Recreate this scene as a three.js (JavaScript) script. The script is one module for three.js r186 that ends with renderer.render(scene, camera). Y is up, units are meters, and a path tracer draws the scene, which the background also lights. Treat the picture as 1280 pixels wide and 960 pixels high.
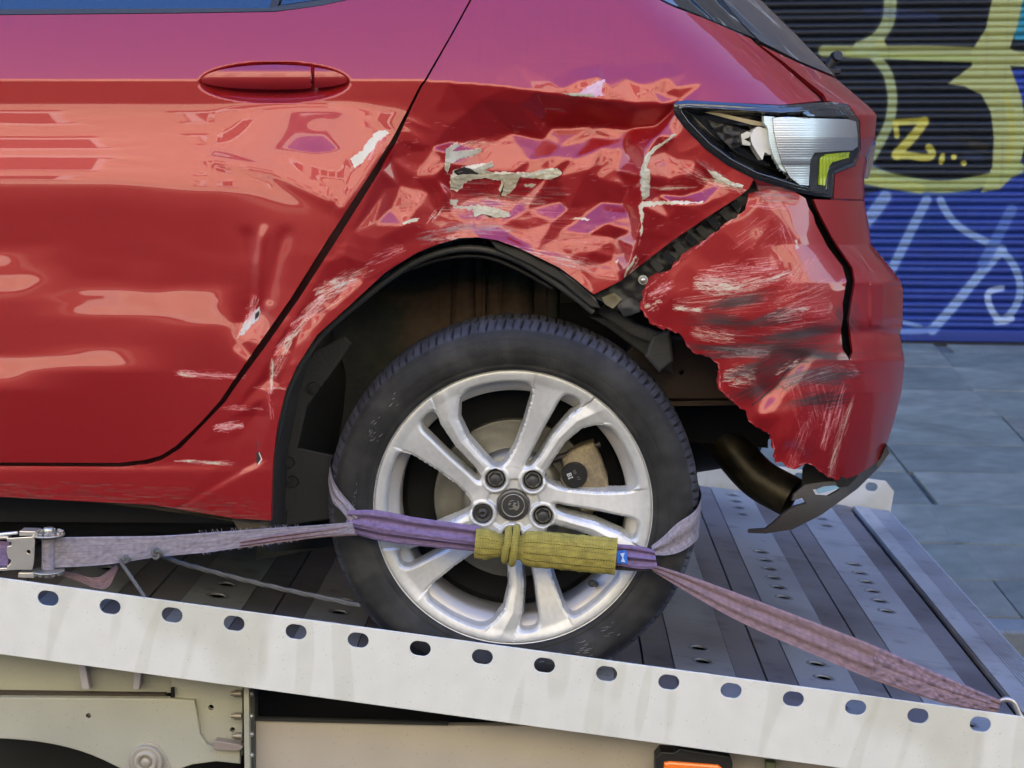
import * as THREE from 'three';
import { mergeGeometries } from 'three/addons/utils/BufferGeometryUtils.js';
import { RoundedBoxGeometry } from 'three/addons/geometries/RoundedBoxGeometry.js';
import { ImprovedNoise } from 'three/addons/math/ImprovedNoise.js';

// ---------- camera, sky, sun, exposure ----------
const FP = 2200, EYE = 1.55;                       // focal length in pixels of a 1280 px wide frame, eye height
const scene = new THREE.Scene();
const renderer = new THREE.WebGLRenderer({ antialias: true });
renderer.setSize(1024, 768);
renderer.toneMapping = THREE.LinearToneMapping;
renderer.toneMappingExposure = 6.5;
renderer.shadowMap.enabled = true;
const camera = new THREE.PerspectiveCamera(2 * Math.atan(480 / FP) * 180 / Math.PI, 4 / 3, 0.05, 400);
camera.position.set(0, EYE, 0);
camera.rotation.order = 'YXZ';
camera.rotation.set(-Math.atan(300 / FP), Math.atan(55 / FP), 0);
camera.focus = 3.1; camera.userData.fStop = 10;
camera.updateMatrixWorld(true);

const SUN = new THREE.Vector3(0.42, 0.66, -0.62).normalize();   // behind the shuttered building, which shades the street
{
  const W = 512, H = 256, d = new Float32Array(W * H * 4), v = new THREE.Vector3();
  for (let j = 0; j < H; j++) for (let i = 0; i < W; i++) {
    const el = (j + 0.5) / H * Math.PI - Math.PI / 2, az = (i + 0.5) / W * 2 * Math.PI - Math.PI;
    v.set(Math.cos(el) * Math.cos(az), Math.sin(el), Math.cos(el) * Math.sin(az));
    const h = Math.max(0, v.y), k = Math.pow(1 - h, 2.4), g = Math.max(0, v.dot(SUN));
    const s = Math.pow(g, 10) * 0.3;
    const z = [0.04, 0.120, 0.40], o = [0.68, 0.92, 0.92], q = (j * W + i) * 4;
    for (let c = 0; c < 3; c++) d[q + c] = (z[c] * (1 - k) + o[c] * k + s) * (v.y < 0 ? 0.35 : 1);
    d[q + 3] = 1;
  }
  const t = new THREE.DataTexture(d, W, H, THREE.RGBAFormat, THREE.FloatType);
  t.mapping = THREE.EquirectangularReflectionMapping; t.magFilter = THREE.LinearFilter; t.needsUpdate = true;
  scene.background = t; scene.environment = t;
}
const sun = new THREE.DirectionalLight(new THREE.Color(1, 0.95, 0.85), 5);
sun.position.copy(SUN).multiplyScalar(60); sun.castShadow = true;
sun.shadow.mapSize.set(2048, 2048); sun.shadow.radius = 1;
Object.assign(sun.shadow.camera, { left: -45, right: 45, top: 45, bottom: -45, near: 1, far: 160 });
scene.add(sun); scene.add(sun.target);

// ---------- helpers ----------
let seed = 20240611;
const rnd = () => { seed = (seed * 1664525 + 1013904223) >>> 0; return seed / 4294967296; };
const rr = (a, b) => a + (b - a) * rnd();
const V = (x, y, z) => new THREE.Vector3(x, y, z);
const noise3 = new ImprovedNoise(), nz = (x, y, z = 0.37) => noise3.noise(x, y, z);
const clamp = (x, a, b) => Math.min(b, Math.max(a, x)), sstep = (a, b, x) => { const t = clamp((x - a) / (b - a), 0, 1); return t * t * (3 - 2 * t); };
const dirOf = (px, py) => V((px - 640) / FP, (480 - py) / FP, -1).applyQuaternion(camera.quaternion);
const U = (px, py, z) => { const d = dirOf(px, py); return d.multiplyScalar(z / d.z).add(V(0, EYE, 0)); };     // sight line meets the plane z
const RP = (px, py, p, n) => { const d = dirOf(px, py), o = V(0, EYE, 0); return d.multiplyScalar(p.clone().sub(o).dot(n) / d.dot(n)).add(o); };
const table = (t, x) => { if (x <= t[0][0]) return t[0][1]; for (let i = 1; i < t.length; i++) if (x <= t[i][0]) { const a = t[i - 1], b = t[i]; return a[1] + (b[1] - a[1]) * (x - a[0]) / (b[0] - a[0]); } return t[t.length - 1][1]; };

const names = {};
const numbered = (n) => { const k = names[n] = (names[n] ?? -1) + 1; return k ? n + '_' + String(k).padStart(3, '0') : n; };
function tag(o, label, category, group) { o.userData.label = label; if (category) o.userData.category = category; if (group) o.userData.group = group; return o; }
function structure(o) { o.userData.kind = 'structure'; return o; }
function thing(name, label, category, pos, group) { const g = new THREE.Group(); g.name = numbered(name); if (pos) g.position.copy(pos); scene.add(g); g.updateMatrixWorld(true); return tag(g, label, category, group); }
function clean(g) { g = g.index ? g.toNonIndexed() : g.clone(); for (const k of Object.keys(g.attributes)) if (!['position', 'normal', 'uv'].includes(k)) g.deleteAttribute(k); if (!g.attributes.uv) g.setAttribute('uv', new THREE.Float32BufferAttribute(new Float32Array(g.attributes.position.count * 2), 2)); g.morphAttributes = {}; return g; }
// world-space geometries -> one mesh under parent (a parent at p keeps its children in place)
function mesh(name, geos, mat, parent = scene) {
  geos = Array.isArray(geos) ? geos : [geos];
  const g = geos.length > 1 ? mergeGeometries(geos.map(clean)) : geos[0];
  const m = new THREE.Mesh(g, mat); m.name = parent === scene ? numbered(name) : name; m.castShadow = m.receiveShadow = true;
  let p = V(0, 0, 0); for (let q = parent; q && q !== scene; q = q.parent) p.add(q.position);
  if (p.lengthSq() > 0) g.translate(-p.x, -p.y, -p.z);
  parent.add(m); return m;
}
const M4 = () => new THREE.Matrix4();
function box(w, h, d, c, r = 0, basis) {
  const g = r ? new RoundedBoxGeometry(w, h, d, 2, r) : new THREE.BoxGeometry(w, h, d);
  const m = basis ? basis.clone() : M4(); m.setPosition(c); return g.applyMatrix4(m);
}
const basisOf = (x, y, z) => M4().makeBasis(x, y, z);
function bar(a, b, r0, r1 = r0, seg = 12, caps = true) {            // cylinder between two points
  const d = b.clone().sub(a), g = new THREE.CylinderGeometry(r1, r0, d.length(), seg, 1, !caps);
  g.applyQuaternion(new THREE.Quaternion().setFromUnitVectors(V(0, 1, 0), d.clone().normalize()));
  const c = a.clone().add(b).multiplyScalar(.5); return g.translate(c.x, c.y, c.z);
}
function tube(pts, r, seg = 60, rad = 8) { return new THREE.TubeGeometry(new THREE.CatmullRomCurve3(pts), seg, r, rad, false); }
function facing(g, c, n) { g.applyQuaternion(new THREE.Quaternion().setFromUnitVectors(V(0, 0, 1), n)); return g.translate(c.x, c.y, c.z); }  // a shape in xy turned to look along n
function lathe(profile, seg, c, n = V(0, 0, 1)) {                    // profile of [radius, height along n]
  const g = new THREE.LatheGeometry(profile.map(([r, h]) => new THREE.Vector2(r, h)), seg); g.rotateX(Math.PI / 2); return facing(g, c, n);
}
// plate cut from an outline in the axes u, v at origin o, thickness along n (towards the viewer)
function plate(o, u, v, pts, depth, holes = [], bevel = 0) {
  const s = new THREE.Shape(pts.map((p) => new THREE.Vector2(p[0], p[1])));
  for (const h of holes) s.holes.push(h instanceof THREE.Path ? h : new THREE.Path(h.map((p) => new THREE.Vector2(p[0], p[1]))));
  const g = new THREE.ExtrudeGeometry(s, { depth: depth - 2 * bevel, bevelEnabled: bevel > 0, bevelSize: bevel, bevelOffset: -bevel, bevelThickness: bevel, bevelSegments: 2, curveSegments: 10 });
  g.translate(0, 0, bevel);
  const n = u.clone().cross(v); return g.applyMatrix4(basisOf(u, v, n).setPosition(o));
}
function stadium(cx, cy, w, h) { const p = new THREE.Path(), r = h / 2, k = w / 2 - r; p.moveTo(cx - k, cy - r); p.lineTo(cx + k, cy - r); p.absarc(cx + k, cy, r, -Math.PI / 2, Math.PI / 2, false); p.lineTo(cx - k, cy + r); p.absarc(cx - k, cy, r, Math.PI / 2, Math.PI * 1.5, false); return p; }
function circle(cx, cy, r) { const p = new THREE.Path(); p.absarc(cx, cy, r, 0, Math.PI * 2, true); return p; }
// flat outline traced as pixels, on the plane z, extruded back
function pxPlate(pts, z, depth, holes = [], bevel = 0) {
  const w = (p) => { const q = U(p[0], p[1], z); return [q.x, q.y]; };
  return plate(V(0, 0, z - depth), V(1, 0, 0), V(0, 1, 0), pts.map(w), depth, holes.map((h) => h instanceof THREE.Path ? h : h.map(w)), bevel);
}
function dataTex(w, h, fn, srgb, repeat) {
  const d = new Uint8Array(w * h * 4);
  for (let j = 0; j < h; j++) for (let i = 0; i < w; i++) { const c = fn(i / w, j / h), q = (j * w + i) * 4; for (let k = 0; k < 3; k++) d[q + k] = clamp(Math.round((Array.isArray(c) ? c[k] : c) * 255), 0, 255); d[q + 3] = 255; }
  const t = new THREE.DataTexture(d, w, h, THREE.RGBAFormat); t.magFilter = THREE.LinearFilter; t.minFilter = THREE.LinearFilter; t.wrapS = t.wrapT = THREE.RepeatWrapping;
  if (srgb) t.colorSpace = THREE.SRGBColorSpace; if (repeat) t.repeat.set(...repeat); t.needsUpdate = true; return t;
}
const per = (x, y, f, s = 0) => { // tileable noise in 0..1
  const a = x * 2 * Math.PI, b = y * 2 * Math.PI, R = f / (2 * Math.PI);
  return 0.5 + 0.5 * (noise3.noise(R * Math.cos(a) + s, R * Math.sin(a) + 9.1, R * Math.cos(b) * 1.01 + s * .3) + noise3.noise(R * Math.sin(b) + 3.7 + s, R * Math.cos(a) + 5.3, R * Math.sin(a) + R * Math.cos(b)));
};
const lin = (r, g, b) => new THREE.Color().setRGB(r, g, b);
const std = (o) => new THREE.MeshStandardMaterial(o), phys = (o) => new THREE.MeshPhysicalMaterial(o);
function planarUV(g, f) { const p = g.attributes.position, a = new Float32Array(p.count * 2); for (let i = 0; i < p.count; i++) { const [u, v] = f(p.getX(i), p.getY(i), p.getZ(i)); a[2 * i] = u; a[2 * i + 1] = v; } g.setAttribute('uv', new THREE.BufferAttribute(a, 2)); return g; }
// ---------- the street ----------
const PAVE = 0.12, UP = V(0, 1, 0);
const FI = 6 * Math.PI / 180, WT = V(Math.cos(FI), 0, Math.sin(FI)), WN = V(-Math.sin(FI), 0, Math.cos(FI));   // along the wall, out of the wall
const W0 = RP(1200, 430, V(0, PAVE, 0), UP);                        // foot of the shutter
const wallPt = (u, v, out = 0) => W0.clone().addScaledVector(WT, u).addScaledVector(WN, out).setY(PAVE + v);
const wallUV = (px, py) => { const p = RP(px, py, W0, WN).sub(W0); return [p.dot(WT), p.y]; };
const wallBasis = basisOf(WT, UP, WN);

const grit = dataTex(512, 512, (x, y) => 0.55 + 0.5 * (per(x, y, 30) - .5) + 0.35 * (per(x, y, 90, 4) - .5) + 0.5 * (rnd() - .5), false);
const stainTex = (base, a, b, n = 512) => dataTex(n, n, (x, y) => { const k = 1 + a * (per(x, y, 6) - .5) * 2 + a * .7 * (per(x, y, 20, 7) - .5) * 2 + b * (rnd() - .5); return base.map((c) => c * k); }, true);

{ // road surface
  const road = structure(mesh('road', planarUV(new THREE.PlaneGeometry(240, 240, 1, 1).rotateX(-Math.PI / 2), (x, y, z) => [x / 2, z / 2]),
    std({ color: lin(.5, .5, .5), map: stainTex([.30, .29, .28], .12, .25), roughness: .92, bumpMap: grit, bumpScale: .003 })));
  road.receiveShadow = true;
}
{ // pavement: bedding, kerb and slabs
  const onPave = (px, py) => RP(px, py, V(0, PAVE, 0), UP).sub(W0);
  const dist = (py) => onPave(1150, py).dot(WN), alongOf = (px, py) => onPave(px, py).dot(WT);
  const rows = [430, 440, 458, 487, 518, 555, 590, 630, 678, 722, 768].map(dist), kerbD = dist(768);
  rows[0] = 0.0;
  const bed = structure(mesh('pavement', box(170, 0.09, kerbD + .02, wallPt(25, -.065, kerbD / 2), 0, wallBasis), std({ color: lin(.09, .092, .094), roughness: .95 })));
  const variants = [[.49, .505, .46], [.53, .535, .49], [.46, .475, .44], [.51, .51, .465]].map((c, i) => std({ color: lin(.72, .72, .72), map: stainTex(c, .12, .12), roughness: .85, bumpMap: grit, bumpScale: .0012 }));
  const lineA = [[1177, 440], [1280, 550]].map(([x, y]) => [dist(y), alongOf(x, y)]), lineB = [[1115, 564], [1254, 738]].map(([x, y]) => [dist(y), alongOf(x, y)]);
  const at = (l, d) => l[0][1] + (l[1][1] - l[0][1]) * (d - l[0][0]) / (l[1][0] - l[0][0]);
  for (let r = 0; r < rows.length - 1; r++) {
    const d0 = rows[r], d1 = rows[r + 1], far = r < 5, ref = far ? lineA : lineB;
    const sh0 = at(ref, d0), sh1 = at(ref, d1), w = 1.55, g = .008;
    const split = !far && r === 8 ? 0 : 0;
    for (let c = -6; c < 4; c++) {
      const wob = c === 0 ? 0 : 0.18 * nz(r * 3.1, c * 1.7);
      const a0 = sh0 + (c - 1) * w + wob, b0 = sh0 + c * w + (c === -0 ? 0 : 0.18 * nz(r * 3.1, (c + 1) * 1.7) * (c + 1 === 0 ? 0 : 1)), k = sh1 - sh0;
      const lift = rr(-.002, .002);
      const pts = [[a0 + g, d0 + g], [b0 - g, d0 + g], [b0 + k - g, d1 - g], [a0 + k + g, d1 - g]];
      const m = mesh('paving_slab', planarUV(plate(wallPt(0, lift, 0), WT, WN, pts, .03, [], .003).applyMatrix4(M4()), (x, y, z) => [x / 1.7 + r * .37 + c * .21, z / 1.7 + c * .43]), variants[(r * 7 + c * 3 + 40) % 4], bed);
      m.name = 'paving_slab';
    }
  }
  const kerb = structure(new THREE.Group()); kerb.name = 'kerb'; scene.add(kerb);
  const km = std({ color: lin(.7, .7, .7), map: stainTex([.50, .52, .53], .1, .15), roughness: .85, bumpMap: grit, bumpScale: .0015 });
  for (let i = -9; i < 9; i++) mesh('kerbstone', planarUV(box(.91, .2, .15, wallPt(i * .92 + .3, -.098, kerbD + .085), .012, wallBasis), (x, y, z) => [x, z + y]), km, kerb);
}
// ---------- the building with the graffiti shutter ----------
{
  const b = thing('shop_building', 'tall building behind the pavement with a blue graffiti covered roller shutter', 'building');
  const SW0 = -5.2, SW1 = 3.4, SH = 3.15, TOP = 29.3;
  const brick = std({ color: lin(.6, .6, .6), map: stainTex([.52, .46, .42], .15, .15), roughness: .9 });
  const wb = (u0, u1, v0, v1, d = 10) => planarUV(box(u1 - u0, v1 - v0, d, wallPt((u0 + u1) / 2, (v0 + v1) / 2, -d / 2 + .25), 0, wallBasis), (x, y, z) => [x / 3, y / 3]);
  mesh('wall', [wb(-60, SW0, -.1, TOP), wb(SW1, 110, -.1, TOP), wb(SW0, SW1, SH, TOP)], brick, b);
  mesh('shutter_guide', [box(.09, SH, .12, wallPt(SW0 + .045, SH / 2, .02), 0, wallBasis)], std({ color: lin(.1, .1, .12), roughness: .5 }), b);
  mesh('shutter_guide', [box(.09, SH, .12, wallPt(SW1 - .045, SH / 2, .02), 0, wallBasis)], std({ color: lin(.1, .1, .12), roughness: .5 }), b);
  // upper storeys: windows with panes
  const glass = std({ color: lin(.03, .04, .05), roughness: .08, metalness: 0 }), frame = std({ color: lin(.7, .7, .68), roughness: .6 });
  for (let f = 0; f < 5; f++) for (let k = -6; k < 5; k++) {
    const w = mesh('window', [box(1.3, .1, .12, wallPt(k * 3.1 + .5, 5.2 + f * 3.6, .3), 0, wallBasis), box(1.3, .1, .12, wallPt(k * 3.1 + .5, 7.2 + f * 3.6, .3), 0, wallBasis), box(.08, 1.9, .12, wallPt(k * 3.1 - .11, 6.2 + f * 3.6, .3), 0, wallBasis), box(.08, 1.9, .12, wallPt(k * 3.1 + 1.11, 6.2 + f * 3.6, .3), 0, wallBasis)], frame, b);
    mesh('pane', box(1.14, 1.9, .03, wallPt(k * 3.1 + .5, 6.2 + f * 3.6, .27), 0, wallBasis), glass, w);
  }
  // graffiti: sprayed paint, flat print on the slats
  const CW = 2048, CH = 784, cv = document.createElement('canvas'); cv.width = CW; cv.height = CH;
  const g = cv.getContext('2d'), U0 = -4.4, U1 = 3.2, V1 = 2.9;   // part of the shutter that is printed here, metres
  const sx = CW / (U1 - U0), sy = CH / V1, C = (px, py) => { const [u, v] = wallUV(px, py); return [(u - U0) * sx, (V1 - v) * sy]; };
  const pxw = 1.3 * Math.abs(C(1201, 200)[0] - C(1200, 200)[0]);
  g.fillStyle = '#1f378c'; g.fillRect(0, 0, CW, CH);
  const poly = (pts, fill) => { g.fillStyle = fill; g.beginPath(); pts.forEach((p, i) => { const c = C(...p); i ? g.lineTo(...c) : g.moveTo(...c); }); g.closePath(); g.fill(); };
  const smooth = (pts) => { const c = pts.map((p) => C(...p)); g.beginPath(); g.moveTo(...c[0]); for (let i = 1; i < c.length - 1; i++) g.quadraticCurveTo(c[i][0], c[i][1], (c[i][0] + c[i + 1][0]) / 2, (c[i][1] + c[i + 1][1]) / 2); g.lineTo(...c[c.length - 1]); };
  const spray = (pts, w, col, soft = 1) => { const fa = soft ? .9 : .3; g.lineCap = g.lineJoin = 'round'; if (soft) { g.globalAlpha = .22; g.strokeStyle = col; g.lineWidth = w * 1.35 * pxw; smooth(pts); g.stroke(); } g.globalAlpha = fa; g.strokeStyle = col; g.lineWidth = w * pxw; smooth(pts); g.stroke(); g.globalAlpha = 1; };
  for (let i = 0; i < 160; i++) { g.globalAlpha = .06; g.fillStyle = rnd() < .5 ? '#16307c' : '#3556b8'; const c = C(rr(1000, 1300), rr(230, 430)); g.fillRect(c[0], c[1], rr(40, 300), rr(8, 30)); } g.globalAlpha = 1;
  poly([[200, -120], [1700, -120], [1700, 60], [1400, 60], [1290, 130], [1290, 190], [1230, 235], [1160, 240], [1080, 200], [200, 210]], '#0a0c13');
  poly([[200, 205], [1085, 195], [1105, 236], [1080, 244], [200, 250]], '#1a2440');
  // teal corner and blue wedge at the right
  poly([[1262, -20], [1400, -20], [1400, 52], [1268, 50]], '#2a8fa4'); poly([[1250, 88], [1400, 80], [1400, 240], [1282, 210], [1276, 130]], '#243f9a');
  const Y = '#b9ba74', Y2 = '#c6bf62';
  poly([[1246, -30], [1284, -30], [1272, 30], [1262, 60], [1292, 78], [1292, 84], [1262, 82], [1276, 120], [1284, 170], [1272, 214], [1250, 236], [1226, 241], [1240, 208], [1242, 170], [1238, 140], [1226, 118], [1205, 108], [1184, 105], [1196, 96], [1215, 82], [1214, 64], [1232, 36]], Y);
  poly([[1252, 118], [1276, 122], [1284, 168], [1272, 212], [1256, 222], [1264, 178]], '#bfc27a');
  spray([[1258, 120], [1268, 160], [1260, 205]], 5, Y2);
  spray([[1030, 64], [1090, 65], [1150, 64], [1214, 66], [1280, 72]], 11, Y); spray([[1060, 68], [1130, 71], [1220, 74]], 6, '#b5bd6c');
  spray([[1113, -30], [1113, 10], [1110, 30], [1096, 50], [1074, 60]], 12, '#b9c184'); poly([[1092, 62], [1096, 48], [1104, 48], [1110, 62]], Y);
  spray([[1092, 70], [1108, 86], [1114, 108], [1116, 128], [1112, 154], [1100, 178], [1084, 205]], 9, '#b4bd80');
  spray([[1060, 206], [1085, 214], [1110, 224], [1150, 232], [1180, 234], [1215, 230], [1250, 220], [1272, 210]], 12, '#b9c070'); spray([[1070, 222], [1110, 230], [1150, 236]], 9, '#c4c568');
  spray([[1120, 153], [1156, 151]], 6, '#e0d25a'); spray([[1155, 152], [1146, 166], [1120, 193]], 9, '#e0d25a'); spray([[1120, 195], [1134, 193], [1150, 197], [1162, 197], [1166, 192], [1161, 184]], 7, '#e0d25a'); spray([[1119, 154], [1121, 170]], 5, '#e0d25a');
  for (const [x, y] of [[1177, 199], [1192, 196], [1204.5, 204]]) { g.fillStyle = '#e0d25a'; g.beginPath(); const c = C(x, y); g.arc(c[0], c[1], 2.8 * pxw, 0, 7); g.fill(); } spray([[1178, 194], [1176, 203]], 4.5, '#e0d25a');
  g.globalAlpha = .25; for (const [x, y, c, w] of [[1222, 182, '#8a6a2a', 7], [1217, 197, '#4a5a8c', 8], [1200, 172, '#4a3b22', 8], [1146, 20, '#3a55a8', 22], [1180, 178, '#2a3358', 14], [1100, 15, '#33488f', 16]]) spray([[x - w, y - 2], [x + w, y + 2]], 9, c, 0); g.globalAlpha = 1;
  for (const o of [-330, -640, 330]) { spray([[1030 + o, -20], [1010 + o, 60], [1050 + o, 150], [1130 + o, 190], [1200 + o, 140], [1190 + o, 60], [1130 + o, 20]], 22, Y); spray([[1060 + o, 80], [1120 + o, 110], [1220 + o, 90]], 12, '#b5bd6c'); spray([[1020 + o, 260], [1080 + o, 330], [1160 + o, 280], [1200 + o, 380]], 9, '#8fa7cf'); }
  // pale blue drips and loops on the lower half
  const L = '#8fa7cf';
  spray([[1106, 246], [1090, 270], [1076, 282]], 12, L); spray([[1158, 250], [1140, 285], [1118, 330], [1100, 365]], 9, L); spray([[1175, 250], [1184, 270], [1206, 290], [1240, 305], [1262, 322], [1276, 350], [1274, 378], [1256, 400], [1246, 402]], 7, '#9bb2d6');
  spray([[1252, 312], [1218, 350], [1190, 385], [1165, 412]], 9, '#a3bade'); spray([[1264, 262], [1250, 290], [1228, 330]], 10, '#5f79ba'); spray([[1252, 360], [1236, 362], [1233, 374], [1243, 396], [1254, 403], [1264, 398]], 6, '#c3d3ea');
  spray([[1110, 412], [1140, 414], [1170, 410]], 6, '#7f9ad0'); spray([[1128, 402], [1150, 408]], 4, '#88a0cc');
  for (let i = 0; i < 900; i++) { g.globalAlpha = .12; g.fillStyle = ['#000', '#10205c', '#5a6fae', '#88906a'][i % 4]; const x = rnd() * CW, y = rnd() * CH; g.fillRect(x, y, rr(3, 50), rr(1, 5)); } g.globalAlpha = 1;
  for (let i = 0; i < 260; i++) { const x = rnd() * CW, y = rnd() * CH, h = rr(30, 260); g.globalAlpha = rr(.03, .10); g.fillStyle = ['#05060a', '#6f7480', '#3a3d46', '#8a8c80'][i % 4]; g.fillRect(x, y, rr(1, 5), h); } g.globalAlpha = 1;
  const gt = new THREE.CanvasTexture(cv); gt.colorSpace = THREE.SRGBColorSpace; gt.wrapS = gt.wrapT = THREE.ClampToEdgeWrapping;
  const slatMat = std({ map: gt, color: lin(.62, .62, .62), roughness: .55, metalness: .1 });
  const shutter = new THREE.Group(); shutter.name = 'roller_shutter'; b.add(shutter);
  const pitch = Math.abs(wallUV(1250, 385)[1] - wallUV(1250, 402.2)[1]);
  const prof = [[0, .0], [.05, .007], [.14, .016], [.28, .022], [.42, .016], [.49, .006], [.52, .006], [.58, .015], [.72, .021], [.86, .014], [.94, .004], [.955, -.006], [.985, -.006], [1, .0]];
  const bottomH = wallUV(1250, 412)[1];
  const strip = (pf, v0, h) => { const g2 = new THREE.PlaneGeometry(SW1 - SW0 - .16, 1, 1, pf.length - 1), p = g2.attributes.position; for (let i = 0; i < p.count; i++) { const row = Math.floor(i / 2), [t, o] = pf[pf.length - 1 - row]; const q = wallPt(p.getX(i) + (SW0 + SW1) / 2, v0 + t * h, o); p.setXYZ(i, q.x, q.y, q.z); }
    g2.computeVertexNormals(); return planarUV(g2, (x, y, z) => { const q = V(x, y, z).sub(W0); return [(q.dot(WT) - U0) / (U1 - U0), 1 - (V1 - q.y) / V1]; }); };
  mesh('bottom_rail', strip([[0, .0], [.05, .03], [.12, .034], [.88, .034], [.95, .03], [1, 0]], .015, bottomH - .015), slatMat, shutter);
  for (let i = 0; bottomH + i * pitch < SH; i++) mesh('slat', strip(prof, bottomH + i * pitch, pitch), slatMat, shutter);
  mesh('bottom_seal', box(SW1 - SW0 - .2, .03, .05, wallPt((SW0 + SW1) / 2, .005, 0), 0, wallBasis), std({ color: lin(.015, .015, .02), roughness: .9 }), shutter);
}
// ---------- the sunlit row of houses across the street, behind the viewer (mirrored in the paint) ----------
{
  const b = thing('town_house', 'sunlit brick building across the street, only mirrored in the car paint', 'building');
  const zf = 13.2, H = 16.5;
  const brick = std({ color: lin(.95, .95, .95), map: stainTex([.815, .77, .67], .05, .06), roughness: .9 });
  const stone = std({ color: lin(.62, .57, .5), roughness: .8 }), glass = std({ color: lin(.02, .025, .03), roughness: .06 }), shop = std({ color: lin(.12, .1, .09), roughness: .6 });
  const B = (x0, x1, y0, y1, z0, z1) => box(x1 - x0, y1 - y0, z1 - z0, V((x0 + x1) / 2, (y0 + y1) / 2, (z0 + z1) / 2));
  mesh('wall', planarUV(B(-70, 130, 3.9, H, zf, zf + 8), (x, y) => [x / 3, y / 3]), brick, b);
  mesh('shop_front', B(-70, 130, 0, 3.6, zf + .15, zf + 8), shop, b);
  mesh('fascia', B(-70, 130, 3.6, 3.9, zf - .12, zf + 8), stone, b); mesh('cornice', B(-70, 130, H - .4, H + .3, zf - .4, zf + 8), stone, b);
  for (let f = 0; f < 2; f++) for (let k = -10; k <= 20; k++) {
    const x = k * 3.05 - .3 + .5 * nz(k * 1.7, f * 2.3), y = 5.3 + f * 3.4;
    const w = mesh('window', [B(x - .95, x + .95, y - .22, y, zf - .16, zf - .003), B(x - .95, x + .95, y + 1.3, y + 1.5, zf - .1, zf - .003), B(x - .87, x - .75, y, y + 1.3, zf - .05, zf - .003), B(x + .75, x + .87, y, y + 1.3, zf - .05, zf - .003)], std({ color: lin(.8, .78, .74), roughness: .6 }), b);
    mesh('pane', B(x - .75, x + .75, y, y + 1.3, zf - .03, zf - .004), glass, w);
  }
}
// ---------- the car ----------
const ZS = -3.07;                                   // plane of the car's flank; outlines below are given in photo pixels on that flank
const MPP = Math.abs(U(641, 400, ZS).x - U(640, 400, ZS).x);   // metres per pixel on the flank
const car = thing('car', 'red hatchback with its rear corner crushed and torn bumper, strapped on the recovery bed', 'car', V(U(640, 640, ZS).x, U(640, 860, ZS).y, ZS - .9));

// depth of the undamaged flank: integrate the tilt that the panel has at each height
const shoulder = (px) => table([[530, 100.5], [580, 104], [640, 110], [720, 121], [770, 127], [850, 130], [1030, 129], [1200, 132]], px);
const EL = [ // per column: what elevation the panel mirrors (degrees) at each height
  [0, [[98, 2], [128, 2], [131, 9], [190, 29], [212, 24], [229, 8], [236, 2], [262, -5], [300, -6], [318, 7], [345, 9], [372, 7], [380, 0], [440, -2], [447, 9], [468, 12], [484, 2], [490, -20], [575, -30], [585, 10], [592, -14], [650, -34]]],
  [130, [[98, 2], [128, 2], [131, 9], [190, 29], [212, 24], [229, 8], [238, 1], [262, -6], [345, -4], [356, 1], [364, 9], [392, 9], [402, 0], [428, 0], [438, 9], [455, 11], [462, 3], [468, -18], [575, -28], [585, 10], [592, -14], [650, -34]]],
  [260, [[98, 2], [128, 2], [131, 9], [190, 30], [218, 24], [236, 9], [246, 2], [270, -4], [350, -4], [366, 7], [376, 11], [404, 9], [412, 0], [440, -10], [480, -12], [575, -20], [585, 8], [592, -14], [650, -34]]],
  [400, [[98, 2], [124, 3], [132, 22], [140, 46], [186, 46], [196, 26], [240, 14], [262, 6], [300, 0], [420, -3], [480, -8], [575, -16], [650, -34]]],
  [560, [[98, 1], [130, -4], [200, -8], [290, -9], [330, -6], [420, -2], [520, -6], [650, -30]]],
  [900, [[98, 2], [130, -2], [235, -2], [290, -3], [330, -5], [460, -6], [530, -10], [610, -22], [650, -28]]],
];
const BX0 = -330, BX1 = 1210, BY0 = -260, BY1 = 720, BSX = 10, BSY = 2, BNX = (BX1 - BX0) / BSX + 1, BNY = (BY1 - BY0) / BSY + 1;
const baseGrid = new Float32Array(BNX * BNY);
for (let i = 0; i < BNX; i++) {
  const px = BX0 + i * BSX, sh = shoulder(px);
  let c = 0; while (c < EL.length - 2 && px > EL[c + 1][0]) c++;
  const t = sstep(EL[c][0], EL[c + 1][0], px);
  const tilt = (py) => {
    const view = (180 - py) * 0.02604;
    const e = py < sh ? 47 + Math.min(22, (sh - py) * .16) : table(EL[c][1], py) * (1 - t) + table(EL[c + 1][1], py) * t;
    return Math.tan((e - view) / 2 * Math.PI / 180) * MPP * BSY;
  };
  const j0 = Math.round((sh - BY0) / BSY); let f = 0;
  for (let j = j0; j < BNY; j++) { baseGrid[j * BNX + i] = f; f += tilt(BY0 + (j + .5) * BSY); }
  f = 0; for (let j = j0; j >= 0; j--) { baseGrid[j * BNX + i] = f; f -= tilt(BY0 + (j - .5) * BSY); }
}
function bil(g, nx, ny, x, y) { x = clamp(x, 0, nx - 1.001); y = clamp(y, 0, ny - 1.001); const i = x | 0, j = y | 0, a = x - i, b = y - j, q = j * nx + i; return (g[q] * (1 - a) + g[q + 1] * a) * (1 - b) + (g[q + nx] * (1 - a) + g[q + nx + 1] * a) * b; }
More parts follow.
